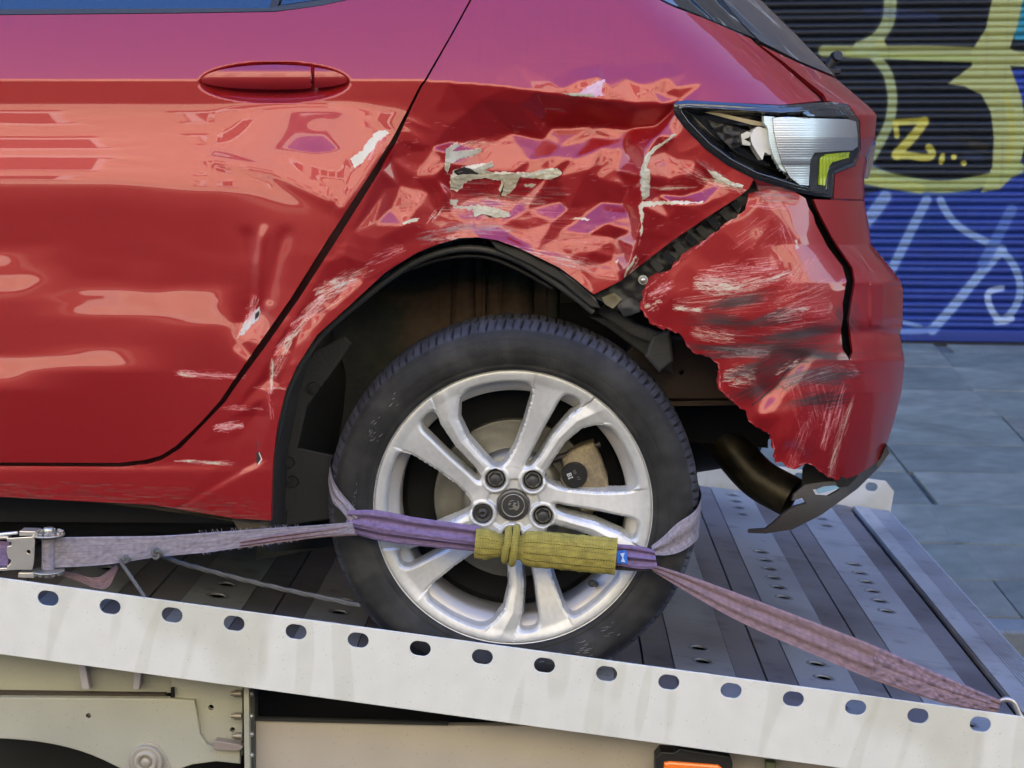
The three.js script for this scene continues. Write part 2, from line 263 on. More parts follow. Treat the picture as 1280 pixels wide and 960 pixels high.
// rear corner: a quarter ellipse towards the tail
const tailX = (py) => table([[-260, 700], [-60, 890], [0, 954], [40, 996], [82, 1037], [99, 1051], [134, 1092], [144, 1101], [172, 1099], [196, 1089], [222, 1085], [250, 1086], [275, 1090], [306, 1095], [327, 1113], [353, 1133], [362, 1135], [408, 1134], [416, 1131], [436, 1134], [451, 1137], [490, 1133], [529, 1123], [557, 1114], [604, 1098], [720, 1080]], py);
const turnX = (py) => table([[-260, 560], [0, 770], [100, 862], [200, 905], [300, 920], [450, 940], [620, 920], [720, 900]], py);
const CORNER = .36;
const flank = (px, py) => {
  let f = bil(baseGrid, BNX, BNY, (px - BX0) / BSX, (py - BY0) / BSY);
  const s = turnX(py);
  if (px > s) { const t = Math.min((px - s) / (tailX(py) - s), .99); f -= CORNER * (1 - Math.sqrt(1 - t * t)); }
  return f;
};
// crumpled sheet: creases are points with a depth in millimetres; the sheet is flat between them and slightly rounded along them
function delaunay(P) {
  const n = P.length, pts = P.map((p) => [p[0] + 1e-3 * nz(p[0], p[1]), p[1]]).concat([[-9000, -9000], [9000, -9000], [0, 18000]]);
  const cc = (a, b, c) => { const [ax, ay] = pts[a], bx = pts[b][0] - ax, by = pts[b][1] - ay, cx = pts[c][0] - ax, cy = pts[c][1] - ay, d = 2 * (bx * cy - by * cx), ux = (cy * (bx * bx + by * by) - by * (cx * cx + cy * cy)) / d, uy = (bx * (cx * cx + cy * cy) - cx * (bx * bx + by * by)) / d; return { t: [a, b, c], x: ax + ux, y: ay + uy, r: ux * ux + uy * uy }; };
  let T = [cc(n, n + 1, n + 2)];
  for (let i = 0; i < n; i++) {
    const [x, y] = pts[i], edges = new Map(), keep = [];
    for (const t of T) { if ((x - t.x) ** 2 + (y - t.y) ** 2 < t.r) for (let k = 0; k < 3; k++) { const a = t.t[k], b = t.t[(k + 1) % 3], key = a < b ? a + '_' + b : b + '_' + a; edges.has(key) ? edges.set(key, null) : edges.set(key, [a, b]); } else keep.push(t); }
    T = keep; for (const e of edges.values()) if (e) T.push(cc(e[0], e[1], i));
  }
  return T.map((t) => t.t).filter((t) => t.every((k) => k < n));
}
function crumple(points, x0, y0, x1, y1, step, blur) {
  const nx = Math.ceil((x1 - x0) / step) + 1, ny = Math.ceil((y1 - y0) / step) + 1; let g = new Float32Array(nx * ny);
  const P = [...points]; for (const [x, y] of [[x0 - 5, y0 - 5], [x1 + 5, y0 - 5], [x0 - 5, y1 + 5], [x1 + 5, y1 + 5]]) P.push([x, y, 0]);
  for (const [a, b, c] of delaunay(P)) {
    const A = P[a], B = P[b], Cc = P[c], d = (B[1] - Cc[1]) * (A[0] - Cc[0]) + (Cc[0] - B[0]) * (A[1] - Cc[1]); if (Math.abs(d) < 1e-9) continue;
    const i0 = Math.max(0, Math.floor((Math.min(A[0], B[0], Cc[0]) - x0) / step)), i1 = Math.min(nx - 1, Math.ceil((Math.max(A[0], B[0], Cc[0]) - x0) / step)), j0 = Math.max(0, Math.floor((Math.min(A[1], B[1], Cc[1]) - y0) / step)), j1 = Math.min(ny - 1, Math.ceil((Math.max(A[1], B[1], Cc[1]) - y0) / step));
    for (let j = j0; j <= j1; j++) for (let i = i0; i <= i1; i++) {
      const x = x0 + i * step, y = y0 + j * step, u = ((B[1] - Cc[1]) * (x - Cc[0]) + (Cc[0] - B[0]) * (y - Cc[1])) / d, v = ((Cc[1] - A[1]) * (x - Cc[0]) + (A[0] - Cc[0]) * (y - Cc[1])) / d, w = 1 - u - v;
      if (u > -1e-4 && v > -1e-4 && w > -1e-4) g[j * nx + i] = (u * A[2] + v * B[2] + w * Cc[2]) * .001;
    }
  }
  for (const r of blur) for (const dx of [1, 0]) {
    const h = new Float32Array(g.length);
    for (let j = 0; j < ny; j++) for (let i = 0; i < nx; i++) { let s = 0; for (let k = -r; k <= r; k++) s += dx ? g[j * nx + clamp(i + k, 0, nx - 1)] : g[clamp(j + k, 0, ny - 1) * nx + i]; h[j * nx + i] = s / (2 * r + 1); }
    g = h;
  }
  return (px, py) => px < x0 || py < y0 || px > x1 || py > y1 ? 0 : bil(g, nx, ny, (px - x0) / step, (py - y0) / step);
}
const wrinkle = (x, y, l, s) => { const a = 1 - Math.abs(nz(x / l, y / l, s)) * 2.2; return a; };      // ridged
const QUARTER = [
  // seam, shoulder and everything above stay
  ...[[600, 20], [700, 20], [800, 20], [900, 70], [560, 70], [640, 80], [860, 90], [960, 110], [1020, 122]].map((p) => [...p, 0]),
  [532, 101, 0], [560, 103, 0], [580, 105, 0], [610, 107, 0], [640, 111, -1], [670, 115, -2], [690, 118, -2], [720, 122, -3], [760, 127, -4], [800, 131, -5], [826, 131, -4],
  [705, 111, 2], [725, 101, 5], [748, 95, 8], [757, 104, 4], [762, 113, 3], [800, 106, 4], [833, 97, 6], [812, 112, 3], [845, 110, 2], [852, 124, -8], [690, 100, 0], [715, 88, 0], [750, 80, 0], [790, 84, 0], [835, 78, 0], [880, 104, 0], [780, 98, 3], [828, 118, -4],
  // deep overhung valley under the shoulder
  [512, 138, -2], [498, 176, -3], [545, 140, -4], [560, 160, -10], [585, 140, -14], [565, 178, -22], [600, 172, -40], [640, 166, -52], [690, 160, -62], [740, 158, -64], [790, 160, -54], [818, 158, -38], [835, 142, -24], [650, 130, -14], [600, 125, -6],
  [620, 178, -46], [680, 174, -60], [740, 172, -62], [780, 174, -48],
  // ledge and the scraped steps
  [600, 189, -36], [650, 184, -42], [700, 183, -46], [750, 184, -45], [778, 188, -40], [600, 212, -26], [640, 214, -27], [690, 214, -29], [735, 213, -32], [772, 214, -33], [660, 200, -36], [715, 199, -39], [685, 196, -33],
  [600, 224, -29], [650, 224, -32], [700, 223, -35], [750, 224, -38], [600, 246, -40], [650, 251, -47], [700, 253, -51], [750, 253, -50], [778, 255, -40], [565, 240, -14], [564, 262, -9],
  [610, 262, -30], [660, 262, -34], [710, 262, -37], [760, 262, -34], [786, 266, -22], [620, 284, -27], [660, 288, -32], [700, 290, -37], [735, 292, -24], [768, 298, -26], [722, 276, -40], [758, 280, -20], [690, 278, -31],
  [740, 316, -14], [700, 312, -30], [768, 322, -22], [772, 338, -15], [745, 345, -15], [725, 333, -20], [742, 366, -13], [776, 350, -11], [700, 334, -18], [752, 330, -22], [590, 288, -9], [550, 300, 0], [640, 306, -12], [670, 314, -18], [600, 298, -4], [650, 300, -26],
  // star of folds at the left
  [476, 214, 2], [490, 200, -9], [516, 190, -12], [540, 184, -6], [555, 188, 6], [560, 205, 5], [546, 222, 4], [535, 240, -8], [520, 262, -1], [505, 282, 2], [487, 262, -12], [482, 236, -9], [500, 232, -14], [520, 222, -10], [556, 240, 1], [545, 265, -6], [530, 284, 0], [470, 280, -2], [472, 300, 0], [500, 305, -3], [460, 330, -2],
  // right: upright ridge and torn flap below the lamp
  [836, 152, -12], [822, 170, 2], [812, 186, 10], [807, 200, 14], [805, 220, 18], [803, 240, 18], [803, 256, 16], [800, 280, 12], [795, 305, 7], [786, 335, 3], [794, 178, -20], [788, 200, -24], [786, 236, -28], [790, 290, -8], [780, 316, -12],
  [845, 172, -2], [832, 190, -8], [850, 200, 0], [838, 226, 2], [822, 244, -2], [868, 202, 2], [864, 216, 6], [886, 222, -8], [876, 238, -10], [850, 246, -8], [845, 255, 8], [880, 254, 6], [918, 240, 2], [905, 228, 0], [880, 268, 4], [842, 296, -8], [836, 275, -2], [815, 285, 0], [815, 315, -10],
  // behind the door, along the arch
  [440, 290, -2], [430, 320, 0], [408, 330, -1], [412, 350, -7], [440, 348, -10], [455, 352, -4], [395, 375, -5], [410, 390, -2], [380, 395, -9], [365, 400, -1], [352, 430, -6], [365, 440, -3], [340, 446, 0], [335, 470, -7], [350, 480, -1], [328, 500, -2], [318, 520, -8], [340, 520, 0], [290, 520, -1], [300, 545, -4], [250, 560, 0], [322, 575, -3], [338, 575, 0], [280, 580, 0], [200, 590, 0], [0, 600, 0],
];
const crumpleQ = crumple(QUARTER.map(([x, y, d]) => [x, y, d * 1.0]), 180, -40, 1050, 660, 1.5, [1]);
const damageQ = (px, py) => sstep(0, 40, py - shoulder(px)) * sstep(478, 520, px - (py > 190 ? 0 : (190 - py) * -.4)) * (1 - sstep(330, 372, py)) + .7 * sstep(285, 320, py) * (1 - sstep(500, 560, py)) * sstep(320, 350, px + (py - 300) * .45 - 0) * (px < 500 ? 1 : 0);
const fQuarter = (px, py) => {
  const k = clamp(damageQ(px, py), 0, 1);
  const wx = px + 14 * nz(px / 40, py / 40, 5), wy = py + 10 * nz(px / 40, py / 40, 8);
  return flank(px, py) + crumpleQ(wx * .18 + px * .82, wy * .18 + py * .82) + k * (.0006 * nz(wx / 60, wy / 34, 1.3) + .0006 * (wrinkle(wx * .8, wy * 1.4, 34, 3.1) - .5)) + .0004 * nz(px / 45, py / 30, 2) + k * sstep(250, 275, py) * (1 - sstep(325, 350, py)) * sstep(540, 620, px) * .0010 * nz(wx / 90, wy / 11, 9);
};
const ridge = (px, py, pts, w) => { let best = 1e9; for (let i = 0; i < pts.length - 1; i++) { const [ax, ay] = pts[i], [bx, by] = pts[i + 1], dx = bx - ax, dy = by - ay, t = clamp(((px - ax) * dx + (py - ay) * dy) / (dx * dx + dy * dy), 0, 1); best = Math.min(best, Math.hypot(px - ax - t * dx, py - ay - t * dy)); } return Math.exp(-((best / w) ** 2)); };
const handleR = (px, py) => ((px - 343) / 95) ** 2 + ((py - 103) / (py < 103 ? 25 : 25)) ** 2;
const fDoor = (px, py) => {
  let f = flank(px, py);
  const r = handleR(px, py); if (r < 1) f -= .020 * Math.pow(1 - r, .6);
  const d = Math.hypot((px - 312) / 30, (py - 398) / 36);
  f -= .011 * Math.exp(-d * d * 1.6) + .004 * Math.exp(-(Math.hypot((px - 320) / 10, (py - 388) / 14) ** 2));
  f += .0028 * ridge(px, py, [[330, 285], [324, 330], [321, 372]], 6) * sstep(275, 300, py) - .0035 * ridge(px, py, [[308, 290], [312, 330], [316, 365]], 9) * sstep(275, 300, py) - .003 * ridge(px, py, [[356, 290], [345, 325], [334, 372]], 9) * sstep(275, 300, py);
  f += .0022 * ridge(px, py, [[270, 200], [340, 214], [410, 250]], 10) - .003 * ridge(px, py, [[400, 175], [445, 205], [470, 170]], 26) + .003 * ridge(px, py, [[430, 260], [455, 220], [480, 180]], 9) - .003 * ridge(px, py, [[300, 405], [300, 430], [318, 445]], 9);
  const near = sstep(240, 460, px) * sstep(130, 180, py) * (1 - sstep(440, 520, py));
  f += .0002 * nz(px / 75, py / 60, 7) + .0005 * near * nz(px / 110, py / 60, 3);
  f += .0008 * sstep(290, 320, py) * (1 - sstep(350, 400, py)) * nz(px / 60, py / 34, 11);
  return f;
};
const BUMPER = [
  [936, 243, -4], [965, 238, 0], [1005, 247, 0], [945, 262, 1], [1000, 262, 1], [985, 284, 6], [1000, 300, 5], [960, 300, 3], [1040, 310, 2], [900, 285, 3], [870, 310, -2], [830, 340, -4], [808, 362, -10], [802, 386, -16], [815, 404, -14], [845, 372, 2], [900, 340, 4], [950, 330, 5], [1000, 335, 5], [1054, 338, 0], [1045, 370, 2],
  [842, 414, -10], [866, 440, -8], [880, 410, 4], [930, 395, 8], [990, 390, 8], [1050, 410, 0], [900, 455, -8], [925, 430, -2], [970, 432, 2], [1020, 440, -4], [1058, 447, -3], [905, 488, -12], [935, 470, 2], [960, 492, -16], [985, 466, -12], [1000, 452, -14], [1003, 470, 2], [975, 500, 0], [945, 505, -2], [922, 507, -14],
  [936, 527, -10], [950, 520, 2], [960, 541, -12], [975, 520, 6], [1000, 510, 8], [1030, 490, 2], [1060, 480, 0], [965, 551, -12], [978, 550, 4], [972, 578, -12], [988, 560, -6], [990, 584, -4], [1000, 550, 6], [1008, 579, -10], [1020, 560, -2], [1032, 594, -4], [1045, 560, 2], [1060, 600, 0],
  ...[[1075, 250], [1075, 300], [1080, 350], [1080, 400], [1080, 450], [1080, 500], [1075, 550], [1070, 590], [1060, 430], [1030, 262], [1062, 330], [1085, 390], [1110, 450]].map((p) => [...p, 0]),
];
const crumpleB = crumple(BUMPER, 760, 210, 1160, 640, 2, [1, 2]);
const fBumper = (px, py) => {
  const k = 1 - sstep(1035, 1075, px), lo = sstep(420, 480, py);
  return flank(px, py) + crumpleB(px, py) + k * (.0012 * (wrinkle(px * 1.2, py, 60, 6.2) - .5) + lo * .0013 * (wrinkle(px * 1.6 + py * .5, py * .55, 34, 4.4) - .5)) + .0006 * nz(px / 40, py / 30, 2)
    + (1 - k) * (.006 * ridge(px, py, [[1060, 352], [1140, 352]], 7) - .008 * ridge(px, py, [[1075, 414], [1140, 411]], 9) - sstep(351, 357, py) * (1 - sstep(405, 411, py)) * (.016 * clamp((px - 1106) / 24, 0, 1) - .004 * sstep(1085, 1090, px) * (1 - sstep(1103, 1108, px))) - sstep(415, 419, py) * (1 - sstep(440, 446, py)) * .011 * clamp((px - 1098) / 30, 0, 1));
};
const fPlain = (px, py) => flank(px, py) + .0004 * nz(px / 60, py / 40, 9);

// sheet metal panel: a fine grid fitted to its outline, its edges folded back
const inside = (P, x, y) => { let c = false; for (let i = 0, j = P.length - 1; i < P.length; j = i++) { const [xi, yi] = P[i], [xj, yj] = P[j]; if ((yi > y) !== (yj > y) && x < (xj - xi) * (y - yi) / (yj - yi) + xi) c = !c; } return c; };
const UX0 = U(-150, 300, ZS).x, UX1 = U(1160, 300, ZS).x, UY0 = U(640, 700, ZS).y, UY1 = U(640, -20, ZS).y;
const carUV = (x, y) => [(x - UX0) / (UX1 - UX0), (y - UY0) / (UY1 - UY0)];
function panel(name, outline, f, step, mat, parent, { fold = .016, lift = 0, wrap, uv = carUV, holes = [] } = {}) {
  const xs = outline.map((p) => p[0]), ys = outline.map((p) => p[1]), x0 = Math.min(...xs) - step, y0 = Math.min(...ys) - step;
  const nx = Math.ceil((Math.max(...xs) + step - x0) / step) + 1, ny = Math.ceil((Math.max(...ys) + step - y0) / step) + 1;
  const loops = [outline, ...holes], X = new Float32Array(nx * ny), Y = new Float32Array(nx * ny), In = new Uint8Array(nx * ny);
  const inAll = (x, y) => inside(outline, x, y) && !holes.some((h) => inside(h, x, y));
  const segs = []; for (const L of loops) for (let i = 0; i < L.length; i++) { const a = L[i], b = L[(i + 1) % L.length]; segs.push([a[0], a[1], b[0], b[1]]); }
  for (let j = 0; j < ny; j++) for (let i = 0; i < nx; i++) { const q = j * nx + i; X[q] = x0 + i * step; Y[q] = y0 + j * step; In[q] = inAll(X[q], Y[q]) ? 1 : 0; }
  for (let j = 1; j < ny - 1; j++) for (let i = 1; i < nx - 1; i++) {
    const q = j * nx + i, s = In[q]; let edge = false; for (let b = -1; b <= 1 && !edge; b++) for (let a = -1; a <= 1; a++) if (In[q + b * nx + a] !== s) { edge = true; break; }
    if (!edge) continue;
    let bd = 1e9, bx = 0, by = 0; const x = X[q], y = Y[q];
    for (const [ax, ay, cx, cy] of segs) { if (x < Math.min(ax, cx) - step * 2 || x > Math.max(ax, cx) + step * 2 || y < Math.min(ay, cy) - step * 2 || y > Math.max(ay, cy) + step * 2) continue; const dx = cx - ax, dy = cy - ay, t = clamp(((x - ax) * dx + (y - ay) * dy) / (dx * dx + dy * dy), 0, 1), ex = ax + t * dx, ey = ay + t * dy, d = Math.hypot(x - ex, y - ey); if (d < bd) { bd = d; bx = ex; by = ey; } }
    if (bd < step * .72) { X[q] = bx; Y[q] = by; }
  }
  const vid = new Int32Array(nx * ny).fill(-1), pos = [], idx = [], edges = new Map(), px2 = [];
  const id = (q) => { if (vid[q] < 0) { vid[q] = pos.length / 3; const p = U(X[q], Y[q], ZS + f(X[q], Y[q]) + lift); pos.push(p.x, p.y, p.z); px2.push(X[q], Y[q]); } return vid[q]; };
  const tri = (a, b, c) => {
    const ar = (X[b] - X[a]) * (Y[c] - Y[a]) - (X[c] - X[a]) * (Y[b] - Y[a]); if (Math.abs(ar) < .02) return;
    if (!inAll((X[a] + X[b] + X[c]) / 3, (Y[a] + Y[b] + Y[c]) / 3)) return;
    const t = ar < 0 ? [id(a), id(b), id(c)] : [id(a), id(c), id(b)]; idx.push(...t);
    for (let k = 0; k < 3; k++) { const u = t[k], v = t[(k + 1) % 3], key = v * 4194304 + u; if (edges.has(key)) edges.delete(key); else edges.set(u * 4194304 + v, [u, v]); }
  };
  for (let j = 0; j < ny - 1; j++) for (let i = 0; i < nx - 1; i++) { const a = j * nx + i, b = a + 1, c = a + nx, d = c + 1; if ((i + j) & 1) { tri(a, c, b); tri(b, c, d); } else { tri(a, c, d); tri(a, d, b); } }
  const g = new THREE.BufferGeometry(); g.setAttribute('position', new THREE.Float32BufferAttribute(pos, 3)); g.setIndex(idx); g.computeVertexNormals();
  const out = [g];
  if (fold) {
    const sp = [], N = g.attributes.normal; const back = (i, k) => [pos[3 * i] - Math.max(0, N.getX(i)) * k * .4, pos[3 * i + 1] - N.getY(i) * k * .4, pos[3 * i + 2] - Math.max(.3, N.getZ(i)) * k];
    for (const [u, v] of edges.values()) { const A = pos.slice(3 * u, 3 * u + 3), B = pos.slice(3 * v, 3 * v + 3), a = back(u, fold), b = back(v, fold); sp.push(...A, ...b, ...B, ...A, ...a, ...b); }
    if (sp.length) { const s = new THREE.BufferGeometry(); s.setAttribute('position', new THREE.Float32BufferAttribute(sp, 3)); s.computeVertexNormals(); out.push(s); }
  }
  if (wrap) { // the tail face runs on across the back of the car
    const sp = [], rows = wrap.map(([x, y]) => { const p = U(x, y, ZS + f(x, y) + lift); return [p, p.clone().add(V(.014, 0, -.10)), p.clone().add(V(.022, 0, -.35)), p.clone().add(V(.02, 0, -.75)), p.clone().add(V(-.02, 0, -1.05)), p.clone().add(V(-.14, 0, -1.3))]; });
    for (let r = 0; r < rows.length - 1; r++) for (let k = 0; k < 5; k++) { const a = rows[r][k], b = rows[r][k + 1], c = rows[r + 1][k], d = rows[r + 1][k + 1]; for (const q of [a, c, b, b, c, d]) sp.push(q.x, q.y, q.z); }
    const s = new THREE.BufferGeometry(); s.setAttribute('position', new THREE.Float32BufferAttribute(sp, 3)); s.computeVertexNormals(); out.push(s);
  }
  const all = out.length > 1 ? mergeGeometries(out.map(clean)) : clean(out[0]);
  planarUV(all, (x, y) => uv(x, y));
  return mesh(name, all, mat, parent);
}
// ---------- paint: scrapes, chips and rubber marks drawn in the axes of the flank ----------
const PW = 2048, PH = 1138;
const pc = document.createElement('canvas'), pm = document.createElement('canvas'); for (const c of [pc, pm]) { c.width = PW; c.height = PH; }
const P1 = pc.getContext('2d'), P2 = pm.getContext('2d');
P1.fillStyle = '#931519'; P1.fillRect(0, 0, PW, PH); P2.fillStyle = 'rgb(222,88,64)'; P2.fillRect(0, 0, PW, PH);     // mask: gloss coat, roughness, metal flake
const cvOf = (f) => (px, py) => { const p = U(px, py, ZS + f(px, py)), [u, v] = carUV(p.x, p.y); return [u * PW, (1 - v) * PH]; };
const K = PW / 1310;                                // canvas pixels per photo pixel
let on = cvOf(fQuarter);
const COLS = { cream: ['#c9c2ac', '#b3ac98', '#d6d0be'], pale: ['#cf9a98', '#c88785', '#dab4b2'], grey: ['#8d8a88', '#6d6a6a', '#a5a2a0'], black: ['#2a2124', '#3a2b2d', '#1d1a1c'], red: ['#8a1219', '#b3262b'] };
function stroke(pts, w, col, a, rough = 150) {
  const c = pts.map((p) => on(...p));
  for (const [g, s] of [[P1, col], [P2, 'rgb(40,' + rough + ',0)']]) { g.globalAlpha = a; g.strokeStyle = s; g.lineWidth = w * K; g.lineCap = 'round'; g.lineJoin = 'round'; g.beginPath(); c.forEach((p, i) => i ? g.lineTo(...p) : g.moveTo(...p)); g.stroke(); g.globalAlpha = 1; }
}
const pick = (k) => COLS[k][Math.floor(rnd() * COLS[k].length)];
function scuff(x, y, len, ang, width, n, kind, a = .6, thick = [.4, 1.4]) {   // a bundle of broken scratches
  n = Math.round(n * 3.0); thick = thick.map((q) => q * .75);
  const c = Math.cos(ang), s = Math.sin(ang);
  for (let i = 0; i < n; i++) {
    const l = len * rr(.04, .34), t0 = rr(-.5, .5) * (len - l), off = (rnd() + rnd() - 1) * width * (1.15 - 1.6 * (t0 / len) ** 2 * 2), bend = rr(-1.6, 1.6), pts = [];
    if (nz((x + c * t0) / 9 + x, (y + off) / 3.5, 4) < rr(-.35, .12)) continue;
    if (rnd() < .3) { const q = [x + c * t0 - s * off, y + s * t0 + c * off], e = rr(.4, 1.5); chip([[q[0] - e * 1.6, q[1]], [q[0], q[1] - e * .5], [q[0] + e * 1.8, q[1]], [q[0], q[1] + e * .6]], pick(kind), a * rr(.5, 1), .8); continue; }
    for (let k = 0; k <= 4; k++) { const t = t0 + (k / 4 - .5) * l, o = off + bend * (k / 4) + rr(-.5, .5); pts.push([x + c * t - s * o, y + s * t + c * o]); }
    stroke(pts, rr(...thick), pick(kind), a * rr(.4, 1));
  }
}
function chip(pts, col, a = 1, jag = 2.2) {          // ragged patch down to filler or metal
  const out = []; for (let i = 0; i < pts.length; i++) { const p = pts[i], q = pts[(i + 1) % pts.length], n = Math.max(2, Math.round(Math.hypot(q[0] - p[0], q[1] - p[1]) / 2.5)); for (let k = 0; k < n; k++) out.push([p[0] + (q[0] - p[0]) * k / n + rr(-jag, jag) * .6, p[1] + (q[1] - p[1]) * k / n + rr(-jag, jag) * .6]); }
  for (const [g, s] of [[P1, col], [P2, 'rgb(0,190,0)']]) { g.globalAlpha = a; g.fillStyle = s; g.beginPath(); out.forEach((p, i) => { const c = on(...p); i ? g.lineTo(...c) : g.moveTo(...c); }); g.closePath(); g.fill(); g.globalAlpha = 1; }
}
function smear(x, y, rx, ry, ang, col, a, n = 26) { const c = Math.cos(ang), s = Math.sin(ang); for (let i = 0; i < n; i++) { const o = (rnd() + rnd() - 1) * ry, t = (rnd() + rnd() - 1) * rx, l = rx * rr(.15, .6); stroke([[x + c * (t - l) - s * o, y + s * (t - l) + c * o], [x + c * t - s * (o + rr(-1, 1)), y + s * t + c * (o + rr(-1, 1))], [x + c * (t + l) - s * o, y + s * (t + l) + c * o]], rr(.5, 1.9), col, a * rr(.3, 1), 130); } }
// quarter panel
for (const [x, y, l, a, w, n, k, al] of [
  [340, 470, 46, 1.62, 3, 26, 'cream', .8], [352, 430, 40, -.9, 5, 40, 'pale', .8], [385, 390, 60, -.75, 9, 90, 'pale', .7], [370, 415, 60, -.85, 4, 34, 'cream', .8], [412, 360, 42, -.45, 12, 80, 'cream', .6], [430, 352, 36, -.2, 10, 60, 'grey', .5], [300, 510, 60, .05, 3, 16, 'pale', .7], [340, 485, 70, .05, 2, 10, 'cream', .6],
  [285, 533, 40, -.12, 7, 70, 'pale', .8], [255, 578, 80, .03, 3, 30, 'cream', .8], [322, 560, 40, 1.57, 2, 12, 'black', .5], [338, 505, 40, 1.4, 4, 20, 'pale', .7],
  [548, 292, 60, -.25, 11, 70, 'grey', .5], [600, 284, 90, .03, 10, 90, 'pale', .32], [560, 298, 60, -.1, 5, 30, 'cream', .5], [660, 268, 140, .06, 16, 70, 'pale', .3], [700, 300, 120, .12, 18, 60, 'pale', .28], [600, 286, 90, .02, 8, 60, 'grey', .4], [720, 330, 70, .2, 12, 60, 'grey', .45], [640, 250, 90, .05, 10, 60, 'cream', .5], [545, 268, 40, -.9, 4, 26, 'cream', .7],
  [840, 235, 70, -.05, 3, 26, 'cream', .55], [790, 340, 40, -1.1, 2.5, 20, 'cream', .8], [905, 232, 60, .3, 5, 40, 'cream', .6], [890, 212, 50, .6, 5, 30, 'grey', .5], [700, 66, 150, .02, 20, 14, 'red', .3], [590, 180, 40, -.2, 5, 20, 'cream', .6], [745, 108, 28, -.5, 7, 50, 'cream', .5], [640, 236, 80, 0, 14, 50, 'red', .6], [500, 172, 20, -1.1, 3, 12, 'cream', .5],
]) scuff(x, y, l, a, w, n, k, al);
for (const [x, y, l, a, w, n, k, al] of [[640, 240, 150, .03, 26, 60, 'grey', .4], [600, 262, 110, .05, 16, 60, 'cream', .5], [690, 320, 110, .2, 12, 50, 'cream', .45], [410, 372, 70, -.65, 14, 60, 'cream', .6], [350, 450, 60, -1.1, 8, 50, 'cream', .6], [440, 345, 60, -.4, 12, 50, 'cream', .5], [480, 320, 60, -.4, 8, 30, 'pale', .5], [880, 224, 60, .4, 8, 40, 'cream', .5]]) scuff(x, y, l, a, w, n, k, al);
for (let i = 0; i < 700; i++) { const x = rr(-150, 338), y = (x < 190 ? 624 + x * .05 : 632 + (x - 190) * .14) - Math.pow(rnd(), 2.2) * 26; stroke([[x, y], [x + rr(4, 26), y + rr(0, 1.2)]], rr(.5, 1.8), ['#6b5a48', '#7d6c58', '#4a2420'][i % 3], rr(.08, .35), 170); }
// filler laid bare where the sheet is torn
for (const p of [
  [[558, 186], [571, 178], [574, 182], [563, 190], [600, 186], [602, 189], [592, 194], [573, 199], [562, 205], [560, 218], [556, 212]],
  [[563, 222], [566, 213], [590, 206], [614, 202], [618, 208], [604, 214], [620, 215], [672, 216], [690, 214], [696, 210], [702, 218], [690, 224], [640, 222], [646, 230], [640, 238], [630, 246], [624, 238], [627, 226], [606, 222], [584, 226], [572, 240], [563, 236]],
  [[566, 258], [600, 256], [618, 260], [634, 264], [640, 270], [622, 272], [600, 266], [594, 270], [590, 262], [570, 261]],
  [[501, 278], [524, 272], [523, 275], [504, 281]], [[563, 248], [574, 250], [570, 258], [562, 256]],
  [[846, 168], [822, 186], [813, 194], [808, 210], [812, 212], [812, 244], [802, 252], [800, 214], [806, 196], [818, 184], [842, 168]], [[801, 252], [840, 251], [880, 252], [878, 254], [830, 256], [804, 259], [803, 290], [798, 308], [801, 280], [798, 258]], [[796, 322], [786, 338], [780, 347], [783, 336], [797, 316]],
  [[884, 212], [900, 218], [914, 228], [930, 231], [928, 236], [910, 232], [890, 226], [896, 222]], [[700, 117], [722, 120], [744, 121], [740, 117]], [[712, 273], [724, 271], [738, 274], [735, 276], [718, 274]], [[768, 328], [774, 322], [772, 330]], [[655, 230], [670, 229], [668, 234], [656, 235]],
]) chip(p, pick('cream'));
chip([[724, 116], [741, 104], [757, 99], [752, 112], [754, 120], [735, 121]], '#cdb9cf', .8);
for (const p of [[[567, 214], [580, 208], [602, 216], [596, 218], [572, 219]], [[631, 228], [626, 240], [624, 250], [629, 238]], [[590, 259], [612, 268], [634, 271], [612, 272]]]) chip(p, '#141110', .95, 1);
chip([[320, 566], [326, 565], [327, 577], [321, 581]], '#2a1a18', .9, 1); stroke([[324, 566], [327, 574], [323, 580]], 1.6, '#e3ddd2', .9);
const FLAKES = [[[558, 186], [571, 178], [574, 182], [565, 190], [600, 186], [602, 189], [592, 194], [573, 199], [562, 205], [560, 216], [556, 212]], [[563, 222], [580, 218], [604, 219], [640, 217], [690, 215], [696, 210], [703, 217], [690, 224], [650, 222], [646, 230], [636, 242], [628, 244], [630, 232], [628, 226], [606, 223], [584, 226], [574, 236], [563, 236]], [[590, 212], [614, 203], [618, 207], [606, 213], [618, 215], [600, 218]], [[590, 259], [600, 257], [620, 261], [636, 266], [638, 271], [622, 272], [602, 267], [594, 271]], [[846, 168], [822, 186], [813, 194], [808, 210], [812, 212], [812, 244], [804, 250], [801, 214], [806, 196], [818, 184]], [[884, 212], [900, 218], [914, 228], [930, 231], [928, 235], [910, 231], [892, 222]], [[700, 117], [722, 120], [744, 121], [740, 117]], [[796, 322], [786, 338], [780, 347], [783, 336]], [[660, 216], [690, 210], [700, 214], [688, 219]]];
// door
on = cvOf(fDoor);
chip([[438, 198], [452, 188], [460, 176], [470, 165], [482, 162], [486, 167], [474, 176], [464, 190], [452, 204], [444, 212]], '#cdc6b4');
scuff(470, 185, 40, -1, 6, 26, 'pale', .6);
chip([[304, 404], [312, 396], [318, 388], [325, 384], [325, 398], [316, 406], [304, 418], [300, 420]], '#b9bab8', .95); chip([[319, 392], [324, 388], [324, 394], [319, 400]], '#101010', 1, .5); scuff(314, 388, 40, 1.9, 7, 50, 'pale', .7); scuff(305, 412, 30, -.9, 4, 24, 'cream', .8);
scuff(262, 468, 92, .06, 6, 60, 'pale', .6); scuff(232, 468, 26, .1, 4, 22, 'cream', .7);
